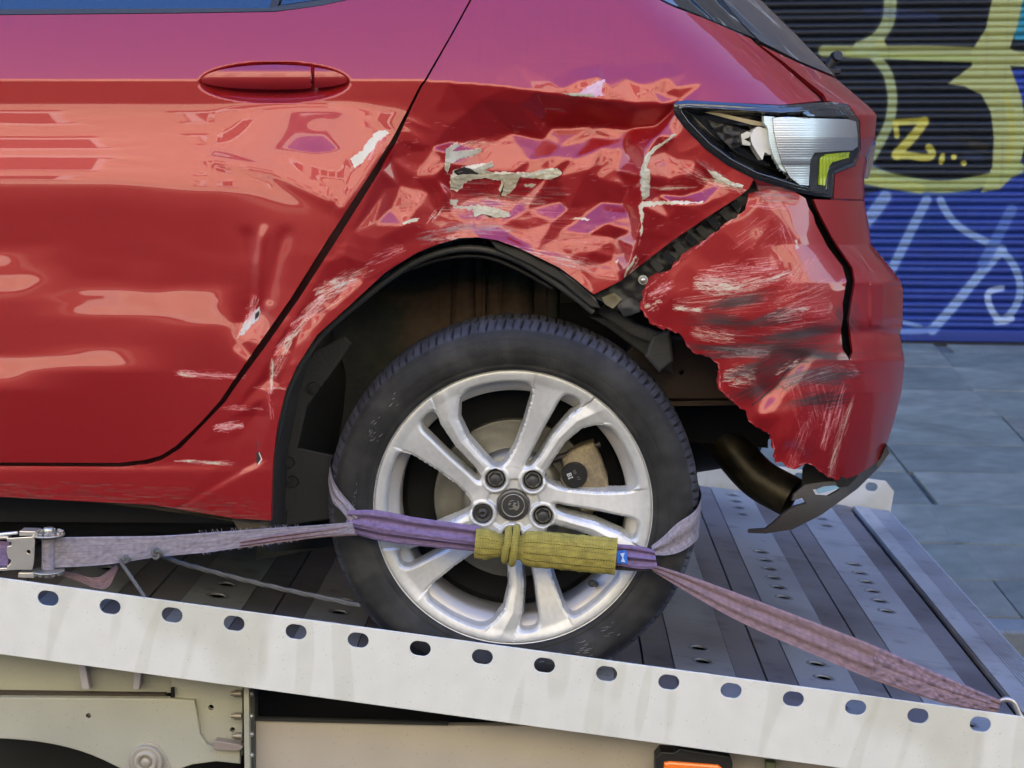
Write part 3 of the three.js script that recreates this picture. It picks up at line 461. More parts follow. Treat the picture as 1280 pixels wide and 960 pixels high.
// bumper
on = cvOf(fBumper);
for (const [x, y, l, a, w, n, k, al] of [
  [900, 372, 120, -.1, 24, 60, 'cream', .5], [1000, 370, 90, -.4, 20, 50, 'cream', .4], [950, 420, 130, .0, 22, 60, 'grey', .4], [1010, 500, 80, 1.3, 30, 60, 'pale', .4], [940, 300, 90, -.6, 30, 26, 'pale', .5],
  [895, 355, 60, .1, 14, 150, 'cream', .7], [925, 340, 110, -.12, 16, 110, 'pale', .6], [950, 352, 90, -.3, 9, 70, 'cream', .6], [860, 386, 40, .1, 5, 40, 'cream', .8], [1000, 340, 60, -.9, 10, 40, 'pale', .5], [990, 390, 50, -.25, 6, 40, 'cream', .6], [890, 418, 60, .15, 12, 70, 'cream', .6], [826, 362, 40, -.5, 8, 50, 'pale', .7], [816, 380, 24, -.4, 8, 40, 'cream', .7],
  [925, 470, 44, .05, 16, 110, 'cream', .8], [1040, 520, 90, 1.85, 12, 90, 'pale', .5], [1052, 540, 100, 1.9, 6, 50, 'cream', .5], [1000, 550, 90, 1.9, 10, 50, 'pale', .4], [985, 300, 50, 1.2, 10, 24, 'pale', .5], [995, 305, 14, 1.4, 3, 16, 'cream', .9], [970, 245, 60, .08, 10, 60, 'grey', .5], [960, 258, 60, .06, 4, 26, 'pale', .7], [1060, 462, 34, .2, 8, 30, 'grey', .6], [880, 300, 40, -.7, 4, 12, 'pale', .5], [1040, 580, 50, 1.8, 6, 26, 'cream', .5], [960, 372, 120, -.1, 26, 50, 'pale', .35],
]) scuff(x, y, l, a, w, n, k, al);
{ const E = [[1061, 603], [1032, 593], [1008, 578], [989, 585], [970, 578], [965, 551], [936, 526], [922, 506], [900, 487], [898, 455], [865, 439], [841, 413], [812, 403], [801, 385], [808, 360], [870, 310], [930, 263], [938, 244]]; for (let i = 0; i < E.length - 1; i++) { const n = Math.round(Math.hypot(E[i + 1][0] - E[i][0], E[i + 1][1] - E[i][1]) / 3); for (let k = 0; k < n; k++) if (rnd() < .7) { const t = k / n, t2 = (k + 1.2) / n, f = (q) => [E[i][0] + (E[i + 1][0] - E[i][0]) * q + rr(-.6, 1.2), E[i][1] + (E[i + 1][1] - E[i][1]) * q + rr(-1.4, .4)]; stroke([f(t), f(t2)], rr(.5, 1.5), pick('pale'), rr(.3, .8)); } } }
for (const [x, y, rx, ry, a] of [[900, 402, 60, 9, .1], [1010, 415, 50, 12, -.15], [950, 462, 60, 12, -.35], [1025, 500, 40, 10, -.2], [930, 375, 50, 8, -.2], [960, 436, 90, 9, .0], [1020, 440, 60, 7, .1], [965, 396, 40, 6, -.3], [985, 455, 50, 9, -.4], [1010, 470, 60, 10, -.2], [940, 485, 40, 9, -.5], [1060, 395, 24, 14, .9], [900, 440, 60, 5, .05], [1040, 470, 40, 10, .1], [985, 420, 60, 5, -.1]]) { for (let q = 0; q < 4; q++) smear(x + rr(-14, 14), y + rr(-5, 5), rx * rr(.5, 1), ry * rr(.6, 1.5), a + rr(-.12, .12), pick('black'), .17, 60); }
stroke([[940, 506], [955, 494], [972, 478], [984, 462], [1000, 452], [1010, 452]], 1.6, '#150f10', .85); stroke([[972, 480], [980, 486], [1000, 474], [1010, 466]], 1.1, '#1c1416', .7); scuff(985, 458, 40, -.5, 5, 30, 'cream', .5); scuff(1000, 395, 90, -.15, 18, 60, 'pale', .4); scuff(920, 440, 90, .02, 10, 60, 'grey', .4); scuff(1010, 470, 80, -.3, 16, 60, 'grey', .35);
smear(1066, 380, 16, 26, 1.3, '#4a3550', .2, 30);
{ // fine wear over all of it
  for (let i = 0; i < 500; i++) { on = cvOf(fPlain); const x = rr(0, 1100), y = rr(20, 620); stroke([[x, y], [x + rr(-2, 2), y + rr(-.6, .6)]], rr(.3, .7), '#c78a88', .25); }
  on = cvOf(fQuarter); for (let i = 0; i < 420; i++) { const x = rr(500, 920), y = rr(150, 340); if (inside([[500, 150], [820, 150], [930, 240], [780, 345], [700, 330], [620, 292], [520, 300]], x, y)) stroke([[x, y], [x + rr(-9, 9), y + rr(-2, 2)]], rr(.4, 1.1), pick(rnd() < .5 ? 'pale' : 'red'), .5); }
}
const canvasTex = (c, srgb) => { const t = new THREE.CanvasTexture(c); if (srgb) t.colorSpace = THREE.SRGBColorSpace; t.wrapS = t.wrapT = THREE.ClampToEdgeWrapping; return t; };
const paintMask = canvasTex(pm, false);
const paint = phys({ map: canvasTex(pc, true), roughness: 1, roughnessMap: paintMask, metalness: 1, metalnessMap: paintMask, clearcoat: 1, clearcoatMap: paintMask, clearcoatRoughness: .015, ior: 1.5 });
const plainPaint = phys({ color: new THREE.Color('#8c141a'), roughness: .34, metalness: .25, clearcoat: 1, clearcoatRoughness: .015 });
const blackGloss = phys({ color: lin(.012, .012, .013), roughness: .22, clearcoat: 1, clearcoatRoughness: .02 });
const blackPlastic = std({ color: lin(.011, .011, .012), roughness: .5, bumpMap: grit, bumpScale: .0004 });
const darkSteel = std({ color: lin(.05, .05, .052), roughness: .5, metalness: .6 });
const tintGlass = phys({ color: lin(.01, .014, .018), roughness: .03, clearcoat: 1, clearcoatRoughness: .01, ior: 1.6, specularIntensity: 1 });

// ---------- panels ----------
const seamTop = [[588, 0], [565, 42], [532, 100], [526, 107], [512, 134], [493, 172]];
const door = panel('rear_door', [[-260, 19], [0, 19], [220, 17], [344, 15], [400, 7.5], [440, -1], [490, -18], [560, -60], [620, -60], [587, 0], [564, 42], [530.5, 100], [524, 108], [511, 134], [491, 172], [466, 212], [409, 300], [362, 375], [317, 439], [289, 480], [275, 501], [247, 532], [219, 558], [200, 570], [180, 575], [150, 578.5], [0, 578], [-260, 577]], fDoor, 2, paint, car, { fold: .02 });
tag(door, 'dented rear door with handle');
panel('quarter_panel', [[-260, 582], [0, 582.5], [150, 583.5], [184, 580], [202, 575], [226, 560], [254, 531], [281, 503], [297, 480], [329, 437], [374, 373], [421, 300], [476, 212], [496, 176], [513, 138], [527, 109], [533.5, 100], [566.5, 42], [589.5, 0], [622, -60], [650, -188], [700, -188], [760, -110], [782, -62], [800, -30], [822, -1], [840, 8], [880, 23], [938, 48], [945, 55], [975, 79], [1000, 101], [1024, 122], [1026, 126], [977, 131], [909, 128], [860, 125], [846, 128], [844, 140], [856, 157], [882, 185], [943, 222], [936, 236], [922, 247], [880, 274], [840, 301], [800, 332], [776, 351], [742, 368], [719, 349], [700, 335], [680, 325], [649, 310], [621, 300], [596, 296.5], [574, 297.5], [542, 307], [521, 316], [491, 334], [480, 342], [440, 379], [395, 420], [371, 458], [357, 489], [347, 530], [341, 578], [339, 640], [339, 651], [295, 648], [190, 631], [0, 621], [-260, 612]], fQuarter, 2, paint, car, { fold: .018 });
{ // filler broken loose and standing off the sheet
  const fillerM = std({ map: stainTex([.80, .78, .70], .12, .10, 128), color: lin(.72, .71, .68), roughness: .85, bumpMap: grit, bumpScale: .001 });
  for (const p of FLAKES) { const jag = []; p.forEach((a, i) => { const b = p[(i + 1) % p.length], n = Math.max(1, Math.round(Math.hypot(b[0] - a[0], b[1] - a[1]) / 4)); for (let k = 0; k < n; k++) jag.push([a[0] + (b[0] - a[0]) * k / n + rr(-.9, .9), a[1] + (b[1] - a[1]) * k / n + rr(-.9, .9)]); }); panel('filler_flake', jag, (x, y) => fQuarter(x, y) + .0022 + .0016 * nz(x / 5, y / 4, 6), .9, fillerM, car, { fold: .0035 }); }
}
function ragged(P) { // splintered where the plastic tore
  const out = []; P.forEach((a, i) => { out.push(a); const b = P[(i + 1) % P.length], torn = (a[1] > 380 && a[0] < 1050 && b[0] < 1050) || (a[0] < 880 && a[1] > 300), n = Math.round(Math.hypot(b[0] - a[0], b[1] - a[1]) / 4); if (torn) for (let k = 1; k < n; k++) out.push([a[0] + (b[0] - a[0]) * k / n + rr(-2.2, 2), a[1] + (b[1] - a[1]) * k / n + rr(-2.4, 1.8)]); }); return out;
}
const tailWrap = [[960, 8], [990, 36], [1032, 82], [1046, 99], [1087, 134], [1096, 144], [1094, 172], [1084, 196], [1080, 220], [1081, 250]];
panel('tailgate', [[950, 56], [1001, 80], [1046, 99], [1087, 134], [1096, 144], [1094, 172], [1084, 196], [1080, 220], [1081, 249], [1042, 248], [1044, 218], [1070, 207], [1076, 186], [1075, 151], [1061, 131], [1034, 126], [1030, 118], [1000, 94], [978, 76]], fPlain, 1.5, paint, car, { wrap: tailWrap.slice(3) });
panel('bumper', ragged([[936, 242], [960, 237], [995, 241], [1007, 248], [1010, 258], [1017, 270], [1019, 279], [1029, 298], [1034, 308], [1046, 324], [1053, 333], [1058, 351], [1056, 364], [1053, 380], [1054, 396], [1051, 412], [1053, 436], [1062, 450], [1066, 440], [1061, 400], [1069, 352], [1066, 335], [1041, 298], [1022, 262], [1017, 249], [1041, 250], [1060, 251], [1081, 251], [1082, 262], [1085, 275], [1089, 306], [1107, 327], [1127, 353], [1129, 362], [1128, 408], [1125, 416], [1128, 436], [1131, 451], [1127, 490], [1117, 529], [1108, 557], [1100, 575], [1077, 591], [1061, 604], [1048, 600], [1032, 594], [1020, 584], [1008, 579], [998, 585], [989, 586], [978, 578], [970, 579], [967, 562], [965, 551], [960, 541], [945, 534], [936, 527], [930, 512], [922, 507], [908, 496], [900, 488], [897, 470], [898, 455], [882, 446], [865, 440], [852, 420], [841, 414], [824, 410], [812, 404], [800, 385], [803, 368], [807, 359], [870, 309], [932, 261]]), fBumper, 1.5, paint, car, { fold: .009, lift: .004, wrap: [[1081, 251], [1082, 262], [1085, 275], [1089, 306], [1107, 327], [1127, 353], [1129, 362], [1128, 408], [1125, 416], [1128, 436], [1131, 451], [1127, 490], [1117, 529], [1108, 557], [1100, 575]] });
// clips left on the torn edge
for (const p of [[[806, 360], [812, 346], [822, 341], [830, 345], [818, 352], [812, 358]], [[848, 326], [852, 318], [872, 305], [874, 308], [858, 320]]]) panel('clip', p, (x, y) => fBumper(x + 4, y + 3) - .004, 1.2, plainPaint, car, { fold: .003 });
// handle: two pieces set into the recess
const gripF = (px, py) => flank(343, 103) * 0 + flank(px, 103) - .004 + .013 * Math.sqrt(Math.max(0, 1 - ((px - 343) / 93) ** 2)) + .021 * Math.sqrt(Math.max(0, 1 - ((py - 97) / 19) ** 2)) - .018;
const ell = (cx, cy, rx, ry, a0, a1, n) => Array.from({ length: n + 1 }, (_, i) => { const a = a0 + (a1 - a0) * i / n; return [cx + rx * Math.cos(a), cy + ry * Math.sin(a)]; });
const gripTop = [], gripBot = []; for (let i = 0; i <= 40; i++) { const t = i / 40, x = 252 + t * 182, s = Math.sqrt(Math.max(0, 1 - ((x - 343) / 92) ** 2)); gripTop.push([x, 101 - 20 * s]); gripBot.push([x, 101 + 11 * s]); }
const cut = (a, b) => { const T = gripTop.filter((p) => p[0] >= a && p[0] <= b), B = gripBot.filter((p) => p[0] >= a && p[0] <= b); return [...T, ...B.reverse()]; };
const handle = panel('handle', cut(250, 389.6), gripF, 1.5, plainPaint, door, { fold: .014 }); panel('handle_cap', cut(390.6, 436), gripF, 1.5, plainPaint, door, { fold: .014 });
// glass and trim
const fGlass = (d) => (px, py) => fPlain(px, py) - d;
panel('window_trim', [[-260, 11], [0, 11.5], [338, 10], [346, 8], [400, 0], [440, -8], [480, -22], [482, -18], [441, -2], [400, 7], [344, 14], [220, 16], [0, 18], [-260, 18]], fGlass(.002), 1.4, std({ color: lin(.022, .025, .027), roughness: .5 }), car, { fold: .012 });
const winGlass = panel('side_window', [[-260, 11], [-260, -190], [300, -190], [420, -130], [470, -24], [400, -1], [346, 7], [338, 10], [0, 11.5]], fGlass(.014), 4, tintGlass, car, { fold: .004 });
panel('glass_seal', [[336, 12], [341, -4], [348, -30], [358, -30], [350, 0], [346, 9]], fGlass(.006), 1.5, blackPlastic, car, { fold: .006 });
panel('quarter_window', [[822, -3], [842, 6], [880, 21], [939, 46], [946, 49], [926, 30], [900, 0], [876, -30], [800, -34]], fGlass(.008), 2, tintGlass, car, { fold: .004 });
panel('spoiler_side', [[904, 0], [928, 29], [950, 51], [1001, 77], [1044, 95], [1032, 82], [990, 38], [951, 0], [930, -24], [885, -24]], fGlass(.004), 1.5, phys({ color: lin(.035, .037, .042), roughness: .3, clearcoat: 1, clearcoatRoughness: .04 }), car, { wrap: [[930, -24], [951, 0], [990, 38], [1032, 82], [1046, 98]] });
{ // roof and far side, so that the car closes
  const z0 = ZS - .25, pL = U(-260, -190, ZS - .12), pR = U(800, -60, ZS - .1);
  mesh('roof', box(pR.x - pL.x, .04, 1.2, V((pL.x + pR.x) / 2, pL.y + .02, ZS - .8), .018), plainPaint, car);
}
{ // wiper on the tailgate seen edge on
  const a = U(1034, 84, ZS - .45), b = U(1044, 72, ZS - .45), c = U(1048, 92, ZS - .45);
  const w = mesh('rear_wiper', [bar(a.clone().add(V(-.012, -.02, 0)), b, .007, .011, 14), bar(b, b.clone().add(V(.004, .004, .012)), .012, .010, 14), box(.05, .012, .03, c.clone().add(V(-.022, .004, 0)), .004)], blackPlastic, car);
}
// ---------- tail lamp ----------
{
  const lampOut = [[842, 132], [845, 127], [860, 125], [909, 128], [977, 132], [1026, 128], [1040, 127], [1060, 131], [1074, 151], [1075, 186], [1070, 206], [1043, 217], [1041, 247], [1018, 245], [995, 240], [943, 224], [910, 207], [881, 186], [854, 158], [843, 143]];
  const fl = (d) => (px, py) => flank(px, py) + d;
  const lamp = panel('tail_lamp', lampOut, (px, py) => { // housing: a raised rim round a hollow
    let d = 1e9; for (let i = 0; i < lampOut.length; i++) { const a = lampOut[i], b = lampOut[(i + 1) % lampOut.length], dx = b[0] - a[0], dy = b[1] - a[1], t = clamp(((px - a[0]) * dx + (py - a[1]) * dy) / (dx * dx + dy * dy), 0, 1); d = Math.min(d, Math.hypot(px - a[0] - t * dx, py - a[1] - t * dy)); }
    return flank(px, py) + .003 + .004 * sstep(0, 5, d) - .020 * sstep(9, 17, d) - .02 * sstep(26, 40, d) * (px < 985 ? 1 : 0) - .00042 * Math.max(0, py - 132) * sstep(9, 20, d) + .002 * Math.sin(d * .9) * (d > 16 ? 0 : 1) * sstep(4, 8, d);
  }, 1.4, blackGloss, car, { fold: .02 });
  tag(lamp, 'broken tail lamp with its lens gone');
  const chromeSatin = phys({ color: lin(.47, .48, .49), roughness: .34, metalness: .75, clearcoat: .6, clearcoatRoughness: .1 }), whitePl = std({ color: lin(.62, .60, .56), roughness: .5 });
  const ribs = (px, py) => flank(px, py) + .004 + .006 * Math.sqrt(Math.max(0, 1 - ((py - 172) / 34) ** 2)) + .0006 * Math.sin(py * 2.1);
  const blk = panel('reflector', [[966, 147], [985, 146], [1020, 148], [1060, 149], [1070, 152], [1072, 168], [1072, 183], [1066, 188], [1040, 189], [1018, 191], [1013, 200], [1011, 232], [1000, 231], [988, 222], [978, 205], [972, 185], [968, 165]], ribs, 1.2, chromeSatin, lamp, { fold: .02, lift: .004 });
  panel('reflector_edge', [[955, 145], [968, 146], [970, 170], [974, 190], [979, 206], [983, 216], [976, 212], [968, 198], [962, 178], [960, 160], [955, 154]], ribs, 1.2, std({ color: lin(.6, .68, .66), roughness: .35, metalness: .2 }), lamp, { fold: .016, lift: .001 });
  panel('bulb_holder', [[942, 162], [948, 158], [958, 161], [962, 176], [966, 190], [962, 194], [956, 190], [953, 200], [946, 190], [940, 180], [938, 170]], fl(-.002), 1.2, whitePl, lamp, { fold: .03 });
  panel('bulb_clip', [[926, 168], [934, 164], [940, 166], [936, 172], [930, 174], [938, 178], [938, 182], [928, 181]], fl(-.004), 1, chromeSatin, lamp, { fold: .02 });
  panel('lamp_bracket', [[1013, 196], [1020, 188], [1044, 186], [1074, 184], [1074, 190], [1066, 204], [1044, 212], [1040, 216], [1039, 244], [1012, 238]], fl(.002), 1.2, blackPlastic, lamp, { fold: .02, lift: .006 });
  panel('fog_lens', [[1025, 198], [1032, 193], [1062, 190], [1061, 197], [1040, 203], [1036, 209], [1031, 232], [1024, 231]], (px, py) => flank(px, py) + .009 + .0012 * Math.sin(px * 1.5) , 1, phys({ color: lin(.33, .42, .01), roughness: .25, clearcoat: 1, clearcoatRoughness: .05 }), lamp, { fold: .008, lift: .004 });
  panel('trim_strip', [[876, 139], [884, 138], [954, 153], [956, 158], [940, 156]], fl(-.008), 1.2, std({ color: lin(.34, .28, .17), roughness: .4 }), lamp, { fold: .006 });
  panel('lens_shard', [[1003, 141], [1016, 134], [1056, 135], [1064, 143], [1064, 147], [1010, 145]], fl(.008), 1.2, tintGlass, lamp, { fold: .01 });
  panel('inner_wall', [[884, 150], [938, 164], [934, 180], [915, 186], [900, 172]], (px, py) => flank(px, py) - .02 + .006 * nz(px / 9, py / 9, 5), 1.5, blackPlastic, lamp, { fold: .01 });
  // second lamp on the tailgate, edge on
  panel('tail_lamp_edge', [[1084, 203], [1082, 196], [1092, 176], [1095, 178], [1091, 205], [1085, 224], [1081, 222]], fPlain, 1, phys({ color: lin(.18, .16, .17), roughness: .15, clearcoat: 1 }), car, { fold: .01, lift: .006 });
}
// ---------- black bracket behind the bumper joint ----------
{
  const fb = (px, py) => flank(px, py) - .034 + .004 * nz(px / 14, py / 14, 3);
  const br = panel('bumper_bracket', [[944, 226], [950, 244], [900, 292], [850, 336], [818, 360], [790, 396], [765, 384], [736, 368], [760, 350], [800, 318], [850, 280], [900, 246], [930, 226]], fb, 2, blackPlastic, car, { fold: .02 });
  for (let i = 0; i < 8; i++) { const t = i / 8, x = 922 - t * 116, y = 262 + t * 84; panel('bracket_rib', [[x - 9, y - 7], [x - 2, y - 13], [x + 10, y - 1], [x + 3, y + 6]], (px, py) => flank(px, py) - .024, 1.5, i % 2 ? blackPlastic : blackGloss, br, { fold: .018 }); }
  const s = U(804, 350, ZS - .015); mesh('screw', [facing(new THREE.SphereGeometry(.006, 14, 8), s, V(0, 0, 1)), facing(new THREE.CylinderGeometry(.0085, .0085, .003, 16).rotateX(Math.PI / 2), s.clone().add(V(0, 0, -.004)), V(0, 0, 1))], std({ color: lin(.5, .48, .42), roughness: .35, metalness: .8 }), br);
  panel('bracket_tab', [[752, 372], [768, 366], [778, 374], [766, 386], [756, 380]], fb, 1.4, std({ color: lin(.12, .10, .05), roughness: .6 }), br, { fold: .01, lift: .014 });
  panel('bracket_tab', [[770, 380], [790, 372], [800, 378], [800, 390], [780, 396]], fb, 1.4, darkSteel, br, { fold: .01, lift: .010 });
  // dark foam seen through the crack in the bumper
  panel('crash_foam', [[990, 240], [1034, 240], [1080, 330], [1086, 460], [1040, 460], [1040, 340]], (px, py) => flank(px, py) - .04, 3, std({ color: lin(.004, .004, .004), roughness: 1 }), car, { fold: .01 });
  panel('crash_foam', [[1015, 126], [930, 44], [960, 44], [1046, 120], [1044, 136], [1030, 136]], (px, py) => flank(px, py) - .03, 3, std({ color: lin(.004, .004, .004), roughness: 1 }), car, { fold: .01 });
  panel('body_frame', [[560, -40], [640, -40], [570, 120], [530, 190], [430, 350], [310, 520], [240, 590], [140, 606], [-260, 606], [-260, 560], [120, 560], [200, 546], [270, 470], [380, 300], [470, 160], [520, 90]], (px, py) => flank(px, py) - .045, 4, std({ color: lin(.06, .008, .009), roughness: .6 }), car, { fold: .02 });
}
// ---------- underside of the tail: valance, exhaust, rails, arch ----------
{
  const vz = (px, py) => flank(Math.min(px, 1096), 560) - .02 - .0006 * Math.max(0, 1060 - px) + .010 * Math.sin((py - 600) / 22) - .0012 * (px > 1060 ? 0 : 1) * (py - 640) * 0;
  panel('valance', [[1108, 556], [1112, 566], [1100, 583], [1072, 611], [1026, 644], [990, 662], [957, 667], [935, 666], [936, 663.5], [957, 662], [967, 654], [980, 642], [992, 634], [1008, 629], [1004, 622], [990, 626], [992, 618], [1006, 606], [1018, 604], [1034, 602], [1061, 602], [1077, 590], [1100, 574]], vz, 1.4, std({ color: lin(.035, .031, .029), roughness: .6, bumpMap: grit, bumpScale: .0006 }), car, { fold: .012, holes: [[[1016, 612], [1040, 608], [1050, 612], [1036, 620], [1020, 619]]] });
  panel('valance_inner', [[1004, 586], [1010, 576], [1060, 600], [1074, 594], [1060, 608], [1010, 612], [1002, 616]], (px, py) => flank(1000, 560) - .08, 2, std({ color: lin(.006, .006, .006), roughness: .9 }), car, { fold: .01 });
  panel('valance_clip', [[1020, 612], [1030, 608], [1044, 607], [1050, 610], [1036, 614], [1024, 617]], (px, py) => vz(px, py) + .002, 1, std({ color: lin(.12, .25, .35), roughness: .3 }), car, { fold: .004 });
  const zt = ZS - .30, soot = std({ color: lin(.022, .020, .016), roughness: .45, metalness: .55 });
  const tip = (px, py, d = 0) => U(px, py, zt + d);
  mesh('exhaust_pipe', [new THREE.TubeGeometry(new THREE.CatmullRomCurve3([tip(850, 500, -.12), tip(888, 528, -.06), tip(915, 562), tip(948, 598, .03), tip(990, 622, .06)]), 40, .040, 24)], std({ color: lin(.055, .047, .030), roughness: .42, metalness: .6, map: stainTex([.75, .72, .62], .3, .1, 128) }), car);
  const sil = U(882, 566, zt - .1); mesh('silencer', [lathe([[.001, .14], [.06, .14], [.085, .12], [.09, 0], [.085, -.12], [.06, -.14], [.001, -.14]], 40, sil.clone().add(V(-.02, .04, -.06)), V(.6, .2, .7).normalize())], soot, car);
  mesh('exhaust_hanger', tube([tip(938, 553, -.05), tip(955, 548, -.03), tip(970, 542, 0)], .005, 16), blackPlastic, car);
  const railM = std({ color: lin(.035, .022, .012), roughness: .6, metalness: .2, map: stainTex([.9, .75, .65], .35, .15, 256) });
  const hole = circle(...(() => { const q = U(852, 465, ZS - .16); return [q.x, q.y]; })(), .0085);
  mesh('body_rail', [pxPlate([[800, 420], [862, 424], [930, 450], [960, 498], [860, 500], [820, 500], [760, 470]], ZS - .16, .05, [hole], .004), pxPlate([[820, 502], [960, 500], [960, 506], [830, 508]], ZS - .155, .09)], railM, car);
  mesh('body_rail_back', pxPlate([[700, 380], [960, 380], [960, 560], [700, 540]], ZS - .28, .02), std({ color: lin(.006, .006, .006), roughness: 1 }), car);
  // liner fragments and strut right of the wheel arch
  const frag = std({ color: lin(.020, .020, .021), roughness: .7, bumpMap: grit, bumpScale: .001 });
  for (const [pts, d] of [[[[736, 396], [790, 400], [836, 440], [842, 470], [800, 440], [760, 410]], .10], [[[760, 376], [792, 404], [836, 420], [826, 434], [790, 420], [748, 392]], .07], [[[816, 420], [838, 414], [842, 452], [824, 466], [806, 446]], .06]]) mesh('liner_fragment', pxPlate(pts, ZS - d, .03, [], .005), frag, car);
  // inner wheelhouse with ribs and dried mud
  const mud = dataTex(512, 512, (x, y) => { const m = sstep(.30, .85, 1 - Math.abs(x - .60) * 2.0 + .35 * (per(x, y, 8) - .5) - Math.max(0, y - .62) * 4), n = per(x, y, 40, 2); const a = [.34, .35, .35], w = sstep(.25, .75, m + .3 * (n - .5)), b = [.46 + .12 * w, .45 + .02 * w, .31 + .08 * w]; return a.map((c, k) => (c + (b[k] - c) * m) * (.88 + .12 * n + .1 * (rnd() - .5))); }, true);
  const zi = ZS - .42, mudM = std({ map: mud, color: lin(.72, .74, .74), roughness: .95, bumpMap: grit, bumpScale: .0015 });
  const wh = []; const inner = (px, py) => { const q = U(px, py, zi); return [(q.x - U(330, 0, zi).x) / (U(760, 0, zi).x - U(330, 0, zi).x), (q.y - U(0, 520, zi).y) / (U(0, 280, zi).y - U(0, 520, zi).y)]; };
  const back = pxPlate([[320, 270], [960, 270], [960, 520], [880, 540], [870, 600], [320, 700]], zi, .02);
  const ribG = [];
  for (const [x, w, d] of [[548, 2, .02], [578, 30, .05], [604, 6, .03], [620, 24, .06], [646, 40, .085], [690, 16, .03]]) { const a = U(x, 440, zi), b = U(x + 2, 300, zi); ribG.push(bar(a, b, w * MPP * .62, w * MPP * .55, 20)); }
  const uvMud = (g) => { const p0 = U(330, 520, zi), p1 = U(760, 280, zi); return planarUV(g, (x, y) => [(x - p0.x) / (p1.x - p0.x), (y - p0.y) / (p1.y - p0.y)]); };
  mesh('wheelhouse', [uvMud(clean(back)), ...ribG.map((g) => uvMud(clean(g)))], mudM, car);
  // arch liner: a ruled skin from the lip inwards
  const lip = [[337, 690], [338, 640], [340, 578], [347, 530], [357, 489], [371, 458], [395, 420], [440, 379], [480, 344], [521, 318], [560, 303], [596, 299], [640, 309], [692, 333], [730, 366], [762, 392]];
  const lc = [640, 620], g = [], rows = 7, L2 = []; for (let i = 0; i < lip.length - 1; i++) for (let k = 0; k < 6; k++) { const t = k / 6; L2.push([lip[i][0] + (lip[i + 1][0] - lip[i][0]) * t, lip[i][1] + (lip[i + 1][1] - lip[i][1]) * t]); } L2.push(lip[lip.length - 1]);
  const skin = (i, r) => { const [x, y] = L2[i], k = r / rows, left = sstep(420, 350, x); return U(lc[0] + (x - lc[0]) * (1 + .004 - .02 * k - .26 * left * k), lc[1] + (y - lc[1]) * (1 + .004 - .02 * k) + (r === 0 ? 0 : 0) - 6 * k, ZS - .022 - .40 * k + .01 * nz(x / 30, y / 30, r * .3)); };
  for (let i = 0; i < L2.length - 1; i++) for (let r = 0; r < rows; r++) { const a = skin(i, r), b = skin(i + 1, r), c = skin(i, r + 1), d = skin(i + 1, r + 1); for (const q of [a, c, b, b, c, d]) g.push(q.x, q.y, q.z); }
  const sg = new THREE.BufferGeometry(); sg.setAttribute('position', new THREE.Float32BufferAttribute(g, 3)); sg.computeVertexNormals(); planarUV(sg, (x, y, z) => [x * 2 + z, y * 2]);
  const linerM = std({ color: lin(.026, .027, .027), roughness: .75, bumpMap: grit, bumpScale: .0012 });
  mesh('arch_liner', sg, linerM, car);
  mesh('arch_lip', tube([[342, 560], [362, 484], [398, 424], [444, 382], [484, 350], [524, 325], [566, 312], [600, 311], [640, 322], [686, 348], [720, 372], [742, 390]].map(([x, y]) => U(x, y, ZS - .05)), .0065, 90, 10), std({ color: lin(.04, .042, .042), roughness: .5 }), car);
  mesh('arch_lip', tube([[500, 340], [560, 322], [610, 322], [650, 338], [690, 360]].map(([x, y]) => U(x, y, ZS - .07)), .004, 60, 8), blackPlastic, car);
  mesh('liner_flap', pxPlate([[612, 300], [650, 311], [694, 334], [722, 352], [744, 372], [752, 386], [738, 384], [700, 352], [660, 330], [620, 312]], ZS - .03, .01, [], .003), std({ color: lin(.016, .016, .017), roughness: .45 }), car);
  // front half of the arch: liner sheet with fixings
  const lh = [[388, 484], [420, 605], [362, 606]].map(([x, y]) => { const q = U(x, y, ZS - .12); return circle(q.x, q.y, .006); });
  mesh('liner_sheet', pxPlate([[340, 660], [342, 580], [350, 520], [364, 480], [392, 440], [430, 420], [440, 430], [412, 470], [384, 508], [372, 560], [430, 572], [440, 640], [420, 648]], ZS - .12, .01, [], .003), linerM, car);
  for (const [x, y] of [[392, 485], [361, 578], [366, 602], [352, 640]]) mesh('liner_fixing', facing(new THREE.CylinderGeometry(.010, .011, .006, 18).rotateX(Math.PI / 2), U(x, y, ZS - .117), V(0, 0, 1)), blackPlastic, car);
  // floor pan, sill underside and closing surfaces
  const dk = std({ color: lin(.010, .010, .010), roughness: .9 });
  const fl = U(-260, 640, ZS), fr = U(338, 650, ZS), up = U(960, 560, ZS);
  mesh('floor_pan', [box(fr.x - fl.x, .10, 1.3, V((fl.x + fr.x) / 2, fr.y + .02, ZS - .76)), box(.62, .3, 1.0, V(U(640, 0, ZS).x, U(0, 440, ZS).y, ZS - 1.0)), box(.36, .12, 1.1, V(U(960, 0, ZS).x - .14, U(0, 440, ZS).y, ZS - .9))], dk, car);
  const jk = std({ color: lin(.12, .10, .07), roughness: .8, map: stainTex([.8, .75, .65], .3, .2, 128) });
  mesh('sill_flange', [pxPlate([[-260, 612], [0, 622], [110, 628], [185, 634], [290, 652], [322, 660], [330, 654], [290, 645], [100, 624], [-260, 606]], ZS - .05, .012, [], .002)], jk, car);
  mesh('sill_bracket', [pxPlate([[290, 650], [320, 654], [338, 652], [338, 660], [318, 664], [300, 668], [296, 660]], ZS - .04, .02, [], .003)], std({ color: lin(.10, .08, .055), roughness: .7 }), car);
  mesh('far_side', box(1.7, .6, .06, V(U(300, 0, ZS).x, U(0, 330, ZS).y, ZS - 1.62)), plainPaint, car);
  mesh('underbody_bar', [bar(U(0, 660, ZS - .3), U(440, 640, ZS - .3), .03)], dk, car);
}
